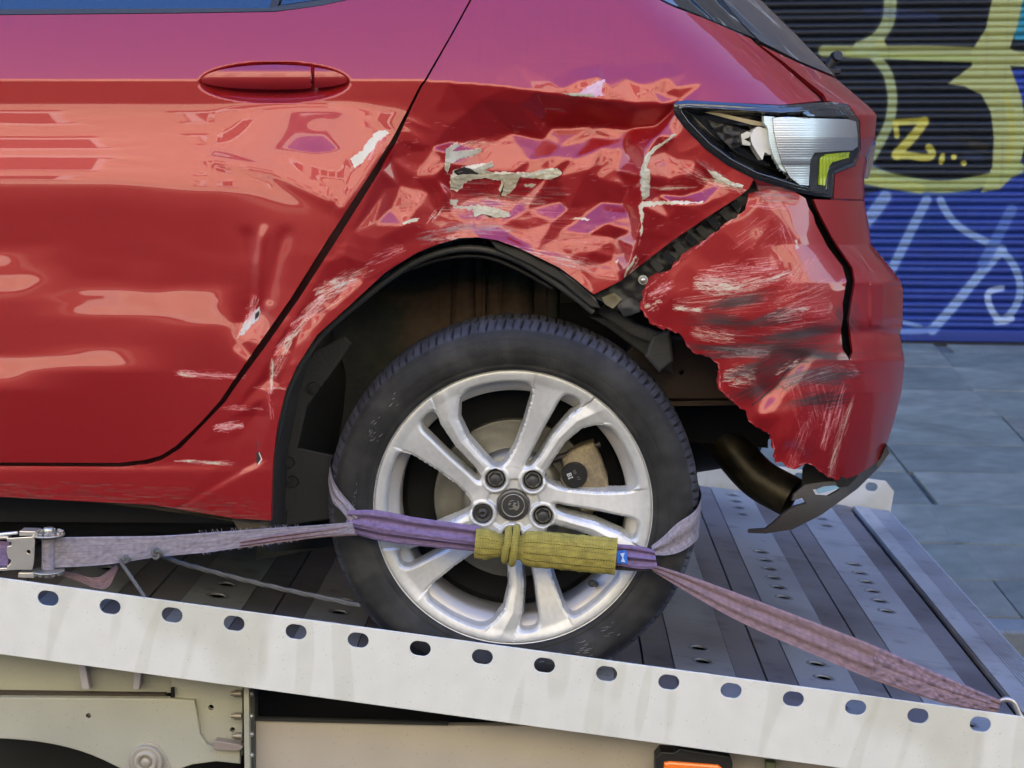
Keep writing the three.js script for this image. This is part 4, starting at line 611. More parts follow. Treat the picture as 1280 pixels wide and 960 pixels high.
// ---------- recovery bed: its plane and tilt (needed by the wheel that stands on it) ----------
const ZR = -2.95;                                   // outer face of the near side rail
const railA = U(0, 722, ZR), railB = U(1280, 895, ZR);
const BE = railB.clone().sub(railA).normalize(), BN = V(-BE.y, BE.x, 0), BZ = V(0, 0, 1);   // along the bed, out of the bed, across it
const WZ = -3.10, WC = U(641, 635.5, WZ), RP_ = U(642, 635.5, WZ).x - WC.x;               // wheel centre, metres per pixel at the wheel
const DECK = WC.clone().addScaledVector(BN, -.294);                                        // a point on the deck under the wheel
// ---------- wheel ----------
{
  const wheel = new THREE.Group(); wheel.name = 'wheel'; wheel.position.copy(WC).sub(car.position); car.add(wheel);
  tag(wheel, 'rear wheel with silver twin spoke rim');
  const at = (x, y, z) => V(WC.x + x, WC.y + y, WC.z + z);
  // tyre: profile turned round the axle, tread blocks cut into the shoulder, flattened where it stands
  const prof = [[.2395, -.012], [.2495, -.004], [.2515, .002], [.254, .006], [.259, .0085], [.2605, .0070], [.2625, .0090], [.270, .0125], [.278, .0145], [.2795, .0133], [.281, .0150], [.290, .0150], [.298, .0128], [.2995, .0112], [.301, .0118], [.306, .0088], [.3095, .0060], [.3105, .0048], [.312, .0042], [.316, -.001], [.3195, -.0075], [.3225, -.0150], [.3250, -.0235], [.3268, -.032], [.3272, -.0345], [.3222, -.036], [.3222, -.042], [.3276, -.0435], [.3284, -.060], [.3286, -.078], [.3230, -.080], [.3230, -.088], [.3288, -.090], [.3288, -.13], [.3235, -.132], [.3235, -.14], [.328, -.142], [.326, -.175], [.322, -.195], [.310, -.214], [.29, -.222], [.265, -.216], [.245, -.200]];
  const NA = 1056, np = prof.length, pos = new Float32Array((NA + 1) * np * 3), uv = new Float32Array((NA + 1) * np * 2), col = new Float32Array((NA + 1) * np * 3), idx = [];
  const pitch = 66;
  for (let a = 0; a <= NA; a++) {
    const th = a / NA * 2 * Math.PI;
    for (let k = 0; k < np; k++) {
      let [r, z] = prof[k]; const rim0 = r; const u = (a / NA * pitch) % 1, shoulderK = sstep(.3145, .3185, r) * (z < 0 ? 1 : 0); if (z > -.2) r += .0095 * sstep(.255, .325, r); else r += .0095 * sstep(.27, .322, r);
      let groove = 0; if (shoulderK > 0) { const skew = (rim0 - .316) * 10 + (z < -.045 ? .35 : 0), t = (u + skew + 2) % 1; groove = (t < .10 ? 1 : 0) + (t > .52 && t < .57 ? .7 : 0); }
      r -= groove * shoulderK * .0055;
      z += .0006 * nz(Math.cos(th) * 9 * r * 3, Math.sin(th) * 9 * r * 3, 3);
      let x = r * Math.cos(th), y = r * Math.sin(th);
      const dn = -(x * BN.x + y * BN.y); const over = dn - .2935; if (over > 0) { x += BN.x * over; y += BN.y * over; }
      const bulge = sstep(.16, .30, dn) * sstep(.255, .285, r) * (1 - sstep(.305, .325, r)); z += bulge * .012;
      const q = (a * np + k); pos[3 * q] = at(x, 0, 0).x; pos[3 * q + 1] = WC.y + y; pos[3 * q + 2] = WC.z + z; uv[2 * q] = a / NA * 14; uv[2 * q + 1] = k / np;
      const dust = clamp(.5 + .9 * nz(x * 14, y * 14, 2) + .5 * nz(x * 50, y * 50, 5), 0, 1), tread = rim0 > .3155 ? 1 : 0; const base = tread ? [.032, .032, .042] : [.0065, .0064, .0063], add = tread ? [.045, .045, .058] : [.021, .020, .0185];
      for (let c = 0; c < 3; c++) col[3 * q + c] = groove > 0 && shoulderK > .5 ? .012 : base[c] + add[c] * dust * dust * (tread ? .8 : 1);
    }
  }
  for (let a = 0; a < NA; a++) for (let k = 0; k < np - 1; k++) { const p = a * np + k, q = p + np; idx.push(p, q, p + 1, p + 1, q, q + 1); }
  const tg = new THREE.BufferGeometry(); tg.setAttribute('position', new THREE.BufferAttribute(pos, 3)); tg.setAttribute('uv', new THREE.BufferAttribute(uv, 2)); tg.setAttribute('color', new THREE.BufferAttribute(col, 3)); tg.setIndex(idx); tg.computeVertexNormals();
  mesh('tyre', tg, std({ vertexColors: true, color: lin(1, 1, 1), roughness: .72, bumpMap: grit, bumpScale: .0005 }), wheel);
  // scuffs where kerbs rubbed the sidewall
  const sm = std({ color: lin(.17, .165, .16), roughness: .9 }), sc = [];
  for (let i = 0; i < 240; i++) { const side = rnd() < .55, th = side ? rr(-1.42, -.72) : rr(2.35, 3.3), r = side ? rr(.268, .302) : rr(.268, .300); if (nz(Math.cos(th) * 12, r * 40, 4) < .05) continue; const z = .0155 - Math.pow(Math.max(0, r - .285), 1.5) * .9 + (side ? .009 : .001), g = new THREE.SphereGeometry(1, 5, 4); g.scale(rr(.0008, .0075), rr(.0002, .0007), .0005); g.rotateZ(th + 1.35 + rr(-.35, .35)); const p = at(r * Math.cos(th), r * Math.sin(th), z); sc.push(g.translate(p.x, p.y, p.z)); }
  mesh('scuff_mark', sc, sm, wheel).userData.kind = 'stuff';
  // rim face: hub, five twin spokes and outer ring joined with fillets
  const smin = (a, b, k) => { const h = Math.max(k - Math.abs(a - b), 0) / k; return Math.min(a, b) - h * h * k * .25; };
  const spokes = [];
  for (let k = 0; k < 5; k++) {
    const be = (124 - 72 * k) * Math.PI / 180, P = (r, a) => [r * Math.cos(a), r * Math.sin(a)], D = Math.PI / 180;
    const path = (L, roof) => spokes.push({ roof, p: L.map(([q, a, w]) => [...P(q, be + a * D), w]) });
    path([[.048, 1, .0150], [.10, 3.5, .0122], [.15, 4.5, .0130], [.195, 2, .0165], [.225, -2, .0225], [.248, -4.5, .0300]], 1);
    path([[.048, -18, .0160], [.075, -36, .0148], [.10, -43.5, .0148], [.15, -48, .0170], [.20, -50, .0225], [.248, -50.5, .0320]], 0);
  }
  const seg = (s, x, y) => { let best = [1e9, 0, 0, 1]; const n = s.p.length - 1; for (let i = 0; i < n; i++) { const a = s.p[i], b = s.p[i + 1], dx = b[0] - a[0], dy = b[1] - a[1], L = Math.hypot(dx, dy), t = clamp(((x - a[0]) * dx + (y - a[1]) * dy) / (L * L), 0, 1), w = a[2] + (b[2] - a[2]) * t, d = Math.hypot(x - a[0] - t * dx, y - a[1] - t * dy) - w; if (d < best[0]) best = [d, ((x - a[0]) * -dy + (y - a[1]) * dx) / L, (i + t) / n, w]; } return best; };
  const field = (x, y) => { const r = Math.hypot(x, y); let d = r - .070; for (const s of spokes) d = smin(d, seg(s, x, y)[0], .016); d = smin(d, .2290 - r, .020); return Math.max(d, r - .2515); };
  const holes = []; for (let k = 0; k < 5; k++) { const be = (124 - 72 * k) * Math.PI / 180; holes.push([.0575 * Math.cos(be), .0575 * Math.sin(be)]); }
  const height = (x, y, d) => {
    const r = Math.hypot(x, y); let z = r < .07 ? -.026 : -.026 + .022 * sstep(.06, .235, r);
    z += .004 * sstep(.225, .245, r);
    z -= .0050 * Math.pow(1 - clamp(-d / .0045, 0, 1), 1.5);
    let roof = 0, best = 1e9; for (const s of spokes) { const q = seg(s, x, y); if (q[0] < best && q[0] < 0) { best = q[0]; roof = s.roof ? -.0062 * Math.min(1, Math.abs(q[1]) / q[3]) + .003 : -.004 * clamp((q[1] / q[3]) * .5 + .5, 0, 1); roof *= sstep(.05, .25, q[2]) * (1 - sstep(.85, 1, q[2])); } }
    z += roof;
    // star shaped plateau round the cap, cups round the nuts
    let cup = 1e9; for (const h of holes) cup = Math.min(cup, Math.hypot(x - h[0], y - h[1]));
    const pl = sstep(.0240, .0270, cup) * (1 - sstep(.046, .050, r)); z -= .0045 * pl; z += .0018 * (1 - sstep(.0235, .0265, cup)) * sstep(.0185, .0205, cup);
    if (cup < .0185) z -= .016 * (1 - sstep(.0165, .0185, cup));
    if (r < .0295) z -= .006 * (1 - sstep(.0285, .0295, r));
    return z;
  };
  const st = .0016, n = Math.ceil(.51 / st), X = new Float32Array((n + 1) ** 2), Y = X.slice(), Dd = X.slice();
  for (let j = 0; j <= n; j++) for (let i = 0; i <= n; i++) { const q = j * (n + 1) + i; X[q] = -.255 + i * st; Y[q] = -.255 + j * st; Dd[q] = field(X[q], Y[q]); }
  for (let q = 0; q < X.length; q++) if (Math.abs(Dd[q]) < st * .8) { const e = 4e-4, gx = (field(X[q] + e, Y[q]) - field(X[q] - e, Y[q])) / (2 * e), gy = (field(X[q], Y[q] + e) - field(X[q], Y[q] - e)) / (2 * e), L = gx * gx + gy * gy || 1; X[q] -= Dd[q] * gx / L; Y[q] -= Dd[q] * gy / L; Dd[q] = field(X[q], Y[q]); }
  const vid = new Int32Array(X.length).fill(-1), rp = [], ri = [], edges = new Map();
  const id = (q) => { if (vid[q] < 0) { vid[q] = rp.length / 3; const p = at(X[q], Y[q], height(X[q], Y[q], Dd[q])); rp.push(p.x, p.y, p.z); } return vid[q]; };
  const tri = (a, b, c) => { if (field((X[a] + X[b] + X[c]) / 3, (Y[a] + Y[b] + Y[c]) / 3) > 0) return; const ar = (X[b] - X[a]) * (Y[c] - Y[a]) - (X[c] - X[a]) * (Y[b] - Y[a]); if (Math.abs(ar) < 1e-8) return; const t = ar > 0 ? [id(a), id(b), id(c)] : [id(a), id(c), id(b)]; ri.push(...t); for (let k = 0; k < 3; k++) { const u = t[k], v = t[(k + 1) % 3], key = v * 4194304 + u; edges.has(key) ? edges.delete(key) : edges.set(u * 4194304 + v, [u, v]); } };
  for (let j = 0; j < n; j++) for (let i = 0; i < n; i++) { const a = j * (n + 1) + i, b = a + 1, c = a + n + 1, d = c + 1; if ((i + j) & 1) { tri(a, b, c); tri(b, d, c); } else { tri(a, b, d); tri(a, d, c); } }
  const fg = new THREE.BufferGeometry(); fg.setAttribute('position', new THREE.Float32BufferAttribute(rp, 3)); fg.setIndex(ri); fg.computeVertexNormals();
  const sk = []; for (const [u, v] of edges.values()) { const A = rp.slice(3 * u, 3 * u + 3), B = rp.slice(3 * v, 3 * v + 3), r = Math.hypot(A[0] - WC.x, A[1] - WC.y), dp = r > .249 ? .012 : .034; const sh = (p) => { const dx = p[0] - WC.x, dy = p[1] - WC.y, q = field(dx + 1e-3, dy) - field(dx - 1e-3, dy), w = field(dx, dy + 1e-3) - field(dx, dy - 1e-3), L = Math.hypot(q, w) || 1; return [p[0] + q / L * .004, p[1] + w / L * .004, p[2] - dp]; }; const a = sh(A), b = sh(B); sk.push(...A, ...b, ...B, ...A, ...a, ...b); }
  const sg = new THREE.BufferGeometry(); sg.setAttribute('position', new THREE.Float32BufferAttribute(sk, 3)); sg.computeVertexNormals();
  const alloyMap = dataTex(512, 512, (x, y) => { const k = .93 + .10 * (per(x, y, 8) - .5) + .05 * (per(x, y, 60, 3) - .5); return [k, k * .995, k * .98]; }, true);
  const alloy = phys({ color: lin(.68, .69, .70), map: alloyMap, roughness: .42, metalness: .35, clearcoat: .4, clearcoatRoughness: .2 });
  const rim = mesh('rim', [planarUV(clean(fg), (x, y) => [(x - WC.x) * 2, (y - WC.y) * 2]), planarUV(clean(sg), (x, y) => [(x - WC.x) * 2, (y - WC.y) * 2]), lathe([[.2495, -.016], [.2535, -.010], [.2545, -.002], [.2525, .0015], [.2495, -.0005]], 160, WC)], alloy, wheel);
  mesh('rim_barrel', [lathe([[.2465, -.018], [.2340, -.030], [.2290, -.030], [.2090, -.041], [.2070, -.060], [.2070, -.10], [.2160, -.19], [.235, -.205]], 120, WC)], phys({ color: lin(.50, .48, .46), roughness: .45, metalness: .5 }), wheel);
  // kerb rash along the upper left of the rim edge
  const kr = []; for (let i = 0; i < 150; i++) { const th = rr(2.0, 3.25), p = at(.2515 * Math.cos(th) + rr(-.001, .0014), .2515 * Math.sin(th), .0012), g = new THREE.IcosahedronGeometry(rr(.0006, .0016), 0); g.scale(rr(.6, 1.4), rr(.6, 2), .6); kr.push(g.translate(p.x, p.y, p.z)); }
  mesh('rim_scrape', kr, std({ color: lin(.30, .29, .28), roughness: .8 }), wheel).userData.kind = 'stuff';
  // nuts
  const nut = std({ color: lin(.055, .054, .055), roughness: .4, metalness: .35 });
  holes.forEach(([x, y], i) => { const c = at(x, y, -.034); const gs = i === 4 ? [lathe([[.0160, 0], [.0160, .006], [.0135, .007], [.0120, .003], [.0085, .003], [.0070, .008], [.0032, .008], [.003, .003], [0, .003]], 28, c)] : [facing(new THREE.CylinderGeometry(.0110, .0128, .012, 6).rotateX(Math.PI / 2).rotateZ(.3 + i), c.clone().add(V(0, 0, .005)), V(0, 0, 1)), facing(new THREE.SphereGeometry(.0110, 18, 8, 0, 7, 0, .9).rotateX(Math.PI / 2).scale(1, 1, .35), c.clone().add(V(0, 0, .0085)), V(0, 0, 1)), lathe([[.0165, -.006], [.0163, .001], [.0148, .001], [.0146, -.006]], 28, c)]; mesh('wheel_nut', gs, nut, wheel); });
  // cap with its relief emblem
  const cz = -.030, cc = at(0, 0, cz);
  mesh('centre_cap', [lathe([[.0292, -.004], [.0290, .0035], [.0270, .0050], [.0215, .0056], [.0208, .0050], [.0195, .0046], [.001, .0056]], 60, cc)], phys({ color: lin(.075, .072, .070), roughness: .3, metalness: .5, clearcoat: .8, clearcoatRoughness: .08 }), wheel);
  const em = (pts, d = .0014) => plate(at(0, 0, cz + .0044), V(1, 0, 0), V(0, 1, 0), pts.map(([x, y]) => [(x - 560) * .0000545, (530 - y) * .0000545]), d, [], .0003);
  mesh('emblem', [lathe([[.0212, .0050], [.0212, .0066], [.0196, .0066], [.0194, .0050]], 60, cc), em([[570, 440], [600, 425], [640, 440], [690, 440], [672, 462], [640, 470], [632, 520], [655, 560], [690, 560], [712, 520], [716, 440], [690, 380], [730, 380], [765, 460], [770, 560], [735, 640], [690, 690], [640, 690], [610, 660], [560, 650], [550, 560]], .0022), em([[400, 465], [440, 450], [500, 445], [480, 490], [440, 505], [420, 530], [402, 520]]), em([[400, 622], [440, 640], [540, 612], [560, 640], [520, 660], [470, 660], [430, 650]]), em([[430, 400], [500, 360], [590, 350], [580, 364], [500, 380], [440, 420]])], phys({ color: lin(.34, .33, .28), roughness: .28, metalness: .7, clearcoat: .5 }), wheel);
  const vs = (168 - 90) ; mesh('valve', [bar(at(.2165 * Math.cos(-.78), .2165 * Math.sin(-.78), -.055), at(.201 * Math.cos(-.78), .201 * Math.sin(-.78), -.018), .0062, .0055, 16), facing(new THREE.TorusGeometry(.0052, .0016, 8, 20), at(.201 * Math.cos(-.78), .201 * Math.sin(-.78), -.017), V(-.2, .2, 1).normalize())], std({ color: lin(.012, .012, .012), roughness: .4 }), wheel);
  // brake behind the spokes
  mesh('brake_disc', lathe([[.148, -.105], [.148, -.088], [.146, -.086], [.098, -.086], [.096, -.080], [.080, -.062], [.03, -.060]], 96, WC), std({ color: lin(.23, .235, .235), roughness: .42, metalness: .6, map: stainTex([.92, .9, .84], .12, .08, 256) }), car);
  const pxy = (px, py, d) => U(px, py, WZ + d);
  const calM = std({ color: lin(.30, .265, .20), roughness: .8, map: stainTex([.9, .86, .78], .25, .18, 256), bumpMap: grit, bumpScale: .0015 });
  const cal = mesh('brake_caliper', [pxPlate([[702, 574], [712, 566], [728, 558], [742, 554], [752, 574], [760, 598], [762, 622], [752, 640], [728, 640], [700, 600], [706, 590]], WZ - .045, .06, [], .007)], calM, car);
  const capC = pxy(718, 594, -.040); mesh('caliper_cap', facing(new THREE.CylinderGeometry(.023, .024, .012, 40).rotateX(Math.PI / 2), capC, V(0, 0, 1)), blackPlastic, cal);
  const txt = document.createElement('canvas'); txt.width = txt.height = 128; const q = txt.getContext('2d'); q.fillStyle = '#0b0b0c'; q.fillRect(0, 0, 128, 128); q.translate(64, 64); q.rotate(1.2); q.fillStyle = '#b9b9b9'; q.font = 'bold 34px sans-serif'; q.fillText('BI', -26, 34); q.font = '20px sans-serif'; q.fillStyle = '#8a8a8a'; q.fillText('50', -30, -2); q.fillText('17', 8, -8);
  mesh('cap_print', facing(new THREE.CircleGeometry(.0225, 32), capC.clone().add(V(0, 0, .0064)), V(0, 0, 1)), std({ map: canvasTex(txt, true), roughness: .5 }), cal);
  mesh('brake_shield', [facing(new THREE.CircleGeometry(.200, 64), at(0, 0, -.125), V(0, 0, 1)), lathe([[.213, -.20], [.213, -.13], [.16, -.128]], 60, WC)], std({ color: lin(.007, .007, .008), roughness: .9 }), car);
  mesh('brake_bolt', [bar(pxy(750, 555, -.07), pxy(690, 575, -.06), .006), bar(pxy(660, 690, -.06), pxy(662, 700, -.055), .007)], darkSteel, car);
  mesh('axle_beam', bar(at(0, 0, -.2), at(0, -.02, -1.4), .05, .05, 20), darkSteel, car);
}
// ---------- recovery truck ----------
const truck = thing('tow_truck', 'white recovery truck with a sloping slotted bed under the red car', 'tow truck', V(railA.x, 0, ZR - .9));
const bedPt = (u, w, z) => railA.clone().addScaledVector(BE, u).addScaledVector(BN, w).setZ(z);     // along the bed, height over the rail's top edge, depth
const bedUW = (p) => { const q = p.clone().sub(railA); return [q.dot(BE), q.dot(BN)]; };
const deckW = bedUW(DECK)[1];
const onDeck = (px, py) => { const p = RP(px, py, DECK, BN); return [bedUW(p)[0], p.z]; };
const endU = onDeck(1203, 738)[0], farZ = onDeck(1109, 637)[1], stepU = onDeck(1152, 738)[0];
const uvBed = (g, s = 1) => planarUV(g, (x, y, z) => { const q = V(x, y, z).sub(railA); return [q.dot(BE) * s, (z + q.dot(BN)) * s]; });
{
  const dirt = dataTex(1024, 1024, (x, y) => { const st = sstep(.5, .8, per(x, y, 8, 3)) * .07 + sstep(.62, .72, per(x, y * .2, 34, 6)) * .035, sp = rnd() < .003 ? -.3 : 0, sc = 0, k = .95 - st + .03 * (per(x, y, 40) - .5) + sp * rnd() + sc; return [k, k * .995 - st * .02, k * .965 - st * .35]; }, true);
  const railM = phys({ map: dirt, color: lin(.74, .745, .735), roughness: .42, metalness: .0, clearcoat: .15, clearcoatRoughness: .4, bumpMap: grit, bumpScale: .0002 });
  const beigeM = std({ map: dataTex(512, 512, (x, y) => { const k = .93 + .10 * (per(x, y, 8) - .5) + (rnd() < .006 ? -.2 * rnd() : 0); return [k, k * .99, k * .95]; }, true), color: lin(.42, .425, .375), roughness: .6, bumpMap: grit, bumpScale: .0005 });
  // scratched and dirty plate: drag marks run along the bed
  const worn = {}; const wornTex = (s) => worn[s] ??= (() => {
    const c = document.createElement('canvas'); c.width = c.height = 1024; const q = c.getContext('2d'); q.fillStyle = '#e4e4e8'; q.fillRect(0, 0, 1024, 1024);
    const blot = (n, r0, r1, cols, a) => { for (let i = 0; i < n; i++) { const x = rnd() * 1024, y = rnd() * 1024, r = rr(r0, r1), g2 = q.createRadialGradient(x, y, 0, x, y, r); const k = cols[i % cols.length]; g2.addColorStop(0, 'rgba(' + k + ',' + a * rr(.4, 1) + ')'); g2.addColorStop(1, 'rgba(' + k + ',0)'); q.fillStyle = g2; q.fillRect(x - r, y - r, 2 * r, 2 * r); } };
    blot(70, 30, 170, ['120,112,110', '150,150,158', '200,205,212', '96,88,92'], .30 * s / .3); blot(160, 4, 26, ['60,55,52', '110,100,90'], .30);
    for (let i = 0; i < 150; i++) { q.globalAlpha = rr(.06, .35); q.strokeStyle = rnd() < .6 ? '#4a4444' : '#f4f6fa'; q.lineWidth = rr(.5, 2.6); const x = rnd() * 1024, y = rnd() * 1024, l = rr(30, 420); q.beginPath(); q.moveTo(x, y); q.quadraticCurveTo(x + l / 2, y + rr(-26, 26), x + l, y + rr(-30, 30)); q.stroke(); } q.globalAlpha = 1;
    for (let i = 0; i < 5000; i++) { q.globalAlpha = rr(.03, .2); q.fillStyle = rnd() < .6 ? '#3a3636' : '#ffffff'; q.fillRect(rnd() * 1024, rnd() * 1024, rr(.5, 2.2), rr(.5, 2)); } q.globalAlpha = 1;
    const t = canvasTex(c, true); t.wrapS = t.wrapT = THREE.RepeatWrapping; return t; })();
  const alu = (c, rough, s) => std({ color: lin(...c), roughness: rough, metalness: .45, map: wornTex(s), bumpMap: grit, bumpScale: .0004 });
  const bed = new THREE.Group(); bed.name = 'flatbed'; bed.position.set(0, 0, 0); truck.add(bed);
  // near side rail with slots
  const uvPx = (px, py, z) => bedUW(U(px, py, z));
  const bot = uvPx(500, 885.5, ZR)[1], slotW = uvPx(60, 748, ZR)[1];
  const u0 = -1.6, slots = []; const su0 = uvPx(60, 748, ZR)[0], su1 = uvPx(1225, 909, ZR)[0], ds = (su1 - su0) / 15;
  for (let i = -9; i < 20; i++) { const u = su0 + ds * i; if (u < u0 + .1 || u > endU - .05) continue; slots.push(stadium(u, slotW, .0365, .0265)); }
  const outline = [[u0, bot], [endU - .015, bot], [endU + .01, bot + .04], [endU + .01, -.03], [endU - .02, -.002], [u0, 0]];
  const rail = (z, name) => mesh(name, [uvBed(clean(plate(V(railA.x, railA.y, z - .005), BE, BN, outline, .005, slots, .0008)), .8), uvBed(clean(box(endU - u0, .004, .045, bedPt((u0 + endU) / 2, bot + .003, z - .028), 0, basisOf(BE, BN, BZ))), .8)], railM, bed);
  rail(ZR, 'side_rail'); rail(farZ - .02, 'side_rail');
  // slim inner edge that closes the deck towards each rail
  const W = basisOf(BE, BN, BZ);
  for (const z of [ZR - .016, farZ + .006]) mesh('deck_edge', box(endU - u0, .026, .012, bedPt((u0 + endU) / 2, deckW - .018, z), 0, W), alu([.5, .5, .51], .4, .2), bed);
  // planks of the deck, each a light band with holes between two grooved dark bands
  const sA = onDeck(931, 778)[0], sB = onDeck(1058, 778)[0], pw = sB - sA, zN = ZR - .024, zF = farZ + .012, depth = zN - zF;
  const lightM = [alu([.43, .45, .47], .42, .3), alu([.46, .48, .50], .44, .3), alu([.41, .43, .45], .42, .3)], darkM = [alu([.245, .235, .25], .5, .4), alu([.265, .255, .265], .48, .4), alu([.235, .228, .245], .5, .4)];
  const holeRows = [.07, .16, .25, .34, .43, .95, 1.04, 1.13, 1.22, 1.31, 1.4, depth - .36, depth - .27, depth - .18, depth - .09];
  const ringG = new THREE.LatheGeometry([[.0150, -.003], [.0154, .0003], [.0175, .0012], [.0205, .0009], [.0228, .0001]].map(([r, h]) => new THREE.Vector2(r, h)), 22);
  const rimM = alu([.30, .31, .32], .4, .2);
  const first = Math.floor((u0 - sA) / pw);
  for (let k = first; sA + k * pw < stepU - .02; k++) {
    const a = sA + k * pw, b = Math.min(a + pw, stepU), mid = (a + b) / 2, half = pw * .245, i = ((k % 3) + 3) % 3;
    // band in the middle carries the holes; axes: u along the bed, v towards the far side
    const hs = []; holeRows.forEach((d) => { if (d > .02 && d < depth - .02) { const p = new THREE.Path(); p.absellipse(0, 0, .0135, .0135, 0, Math.PI * 2, true); hs.push(circle(0, d, .0148)); } });
    const slab = plate(bedPt(mid, deckW - .003, zN), BE, V(0, 0, -1), [[-half, 0], [half, 0], [half, depth], [-half, depth]], .003, hs, .0006);   // thickness along BN
    const plank = mesh('plank', uvBed(clean(slab), .9), lightM[i], bed);
    const grooves = (x0, x1) => [uvBed(clean(box(x1 - x0, .009, depth, bedPt((x0 + x1) / 2, deckW - .0062, (zN + zF) / 2), .001, W)), .9)];
    mesh('plank_edge', grooves(a + .002, mid - half - .001), darkM[i], plank); if (b - mid - half > .01) mesh('plank_edge', grooves(mid + half + .001, b - .002), darkM[(i + 1) % 3], plank);
    if (mid + .1 > -.2) mesh('hole_rim', holeRows.filter((d) => d > .02 && d < depth - .02).map((d) => ringG.clone().applyMatrix4(W.clone().setPosition(bedPt(mid, deckW, zN - d)))), rimM, plank);
  }
  // ramp edge: a step, a flat strip and fine ribs running across the bed
  const rampM = alu([.58, .61, .64], .36, .2), rw = endU - stepU, gs = [];
  gs.push(box(rw, .012, depth, bedPt(stepU + rw / 2 + .002, deckW - .010, (zN + zF) / 2), .002, W), box(rw * .40, .007, depth - .004, bedPt(stepU + .003 + rw * .2, deckW - .002, (zN + zF) / 2), .002, W));
  for (let q = 0; q < 9; q++) gs.push(box(rw * .045, .006, depth - .004, bedPt(stepU + rw * (.45 + q * .062), deckW - .002, (zN + zF) / 2), .0015, W));
  gs.push(box(.012, .05, depth, bedPt(endU + .002, deckW - .03, (zN + zF) / 2), .004, W));
  mesh('ramp_edge', gs.map((g) => uvBed(clean(g), .9)), rampM, bed);
  mesh('bed_underside', box(endU - u0 - .04, .018, depth - .02, bedPt((u0 + endU) / 2 - .01, deckW - .032, (zN + zF) / 2), 0, W), std({ color: lin(.012, .012, .014), roughness: .9 }), bed);
  // ---- chassis below the bed ----
  const zc = ZR - .06, ch = new THREE.Group(); ch.name = 'chassis'; truck.add(ch);
  const cm = (n, g, m = beigeM) => mesh(n, uvBed(clean(Array.isArray(g) ? mergeGeometries(g.map(clean)) : g), 1.2), m, ch);
  const circPx = (px, py, r, z) => { const q = U(px, py, z); return circle(q.x, q.y, r * MPP); };
  cm('frame_plate', pxPlate([[-120, 790], [214, 790], [214, 866], [-120, 864]], zc - .03, .01));
  for (const p of [[[97, 826], [106, 828], [112, 862], [102, 862]], [[168, 836], [177, 838], [174, 862], [166, 862]]]) cm('frame_gusset', pxPlate(p, zc - .006, .024, [], .002), std({ color: lin(.40, .38, .42), roughness: .6 }));
  cm('frame_step', pxPlate([[-120, 863.5], [206, 868], [209, 872], [-120, 870]], zc - .016, .014), std({ color: lin(.05, .04, .03), roughness: .9 }));
  const arcL = []; for (let i = 0; i <= 14; i++) { const t = i / 14; arcL.push([-60 + t * 222, 922.5 + 44 * Math.pow(t, 3) + (t > .75 ? 6 * (t - .75) : 0)]); }
  cm('mudguard_plate', pxPlate([[-120, 871], [213, 873.5], [243, 876], [246, 892], [250, 918], [258, 930], [272, 936], [300, 938], [300, 955], [270, 952], [240, 956], [216, 965], [205, 990], [175, 990], [162, 966], ...arcL.slice(0, -1).reverse(), [-120, 922]], zc, .016, [circPx(110.5, 894.5, 4.6, zc)], .002));
  cm('frame_bracket', pxPlate([[214, 836], [303, 845], [303, 945], [246, 930], [238, 880], [214, 872]], zc - .012, .012, [circPx(226, 848, 4.5, zc), circPx(262, 887, 4.4, zc), circPx(289, 915, 4.2, zc)], .001));
  cm('frame_slot', pxPlate([[213.5, 860], [217.5, 860], [217.5, 872], [213, 872]], zc - .004, .006), std({ color: lin(.004, .004, .004), roughness: 1 }));
  cm('pivot_boss', [lathe([[.030, 0], [.030, .012], [.027, .014], [.022, .012], [.020, .012], [.0195, .017], [.013, .017], [.011, .011], [.008, .011], [.008, .016], [.001, .016]], 36, U(184, 950, zc - .001)), pxPlate([[164, 958], [168, 940], [178, 930], [188, 928], [198, 932], [206, 944], [214, 960], [214, 980], [160, 980]], zc + .003, .01, [], .002)], std({ color: lin(.36, .33, .28), roughness: .55, metalness: .2 }));
  cm('stop_plate', pxPlate([[266, 930], [269, 926], [300, 931], [304, 934], [300, 938], [290, 939], [267, 937]], zc + .012, .02, [], .001), std({ color: lin(.30, .25, .22), roughness: .5, metalness: .3 }));
  const bolt = (px, py) => cm('frame_bolt', [bar(U(px - 5, py, zc + .006), U(px + 4, py, zc + .006), .0065, .0065, 6), bar(U(px - 9, py, zc + .006), U(px - 5, py, zc + .006), .004, .004, 12)], std({ color: lin(.30, .26, .19), roughness: .45, metalness: .6 }));
  bolt(298, 867); bolt(298, 895); bolt(299, 920);
  cm('frame_post', [pxPlate([[304.5, 843], [310.5, 843], [312.5, 1000], [306, 1000]], zc + .022, .05)]);
  cm('post_back', pxPlate([[311, 845], [318, 845], [318, 1000], [313, 1000]], zc + .004, .04), std({ color: lin(.05, .055, .05), roughness: .7 }));
  for (const y of [867, 895, 918, 944]) cm('rivet', facing(new THREE.SphereGeometry(.005, 12, 8), U(314, y, zc + .006), V(0, 0, 1)), std({ color: lin(.5, .5, .48), roughness: .4, metalness: .7 }));
  cm('side_panel', pxPlate([[319, 901], [560, 907], [800, 908], [1180, 908], [1180, 1010], [319, 1010]], zc - .01, .02, [], .002), std({ map: beigeM.map, color: lin(.47, .43, .395), roughness: .65 }));
  cm('panel_lip', pxPlate([[319, 897.5], [560, 903.5], [560, 907], [319, 901]], zc - .004, .01), std({ color: lin(.02, .02, .02), roughness: .9 }));
  mesh('frame_rail', box(1.75, .2, .5, V(-.98, U(0, 890, zc).y - .06, zc - .42)), std({ color: lin(.006, .006, .008), roughness: .85 }), ch);
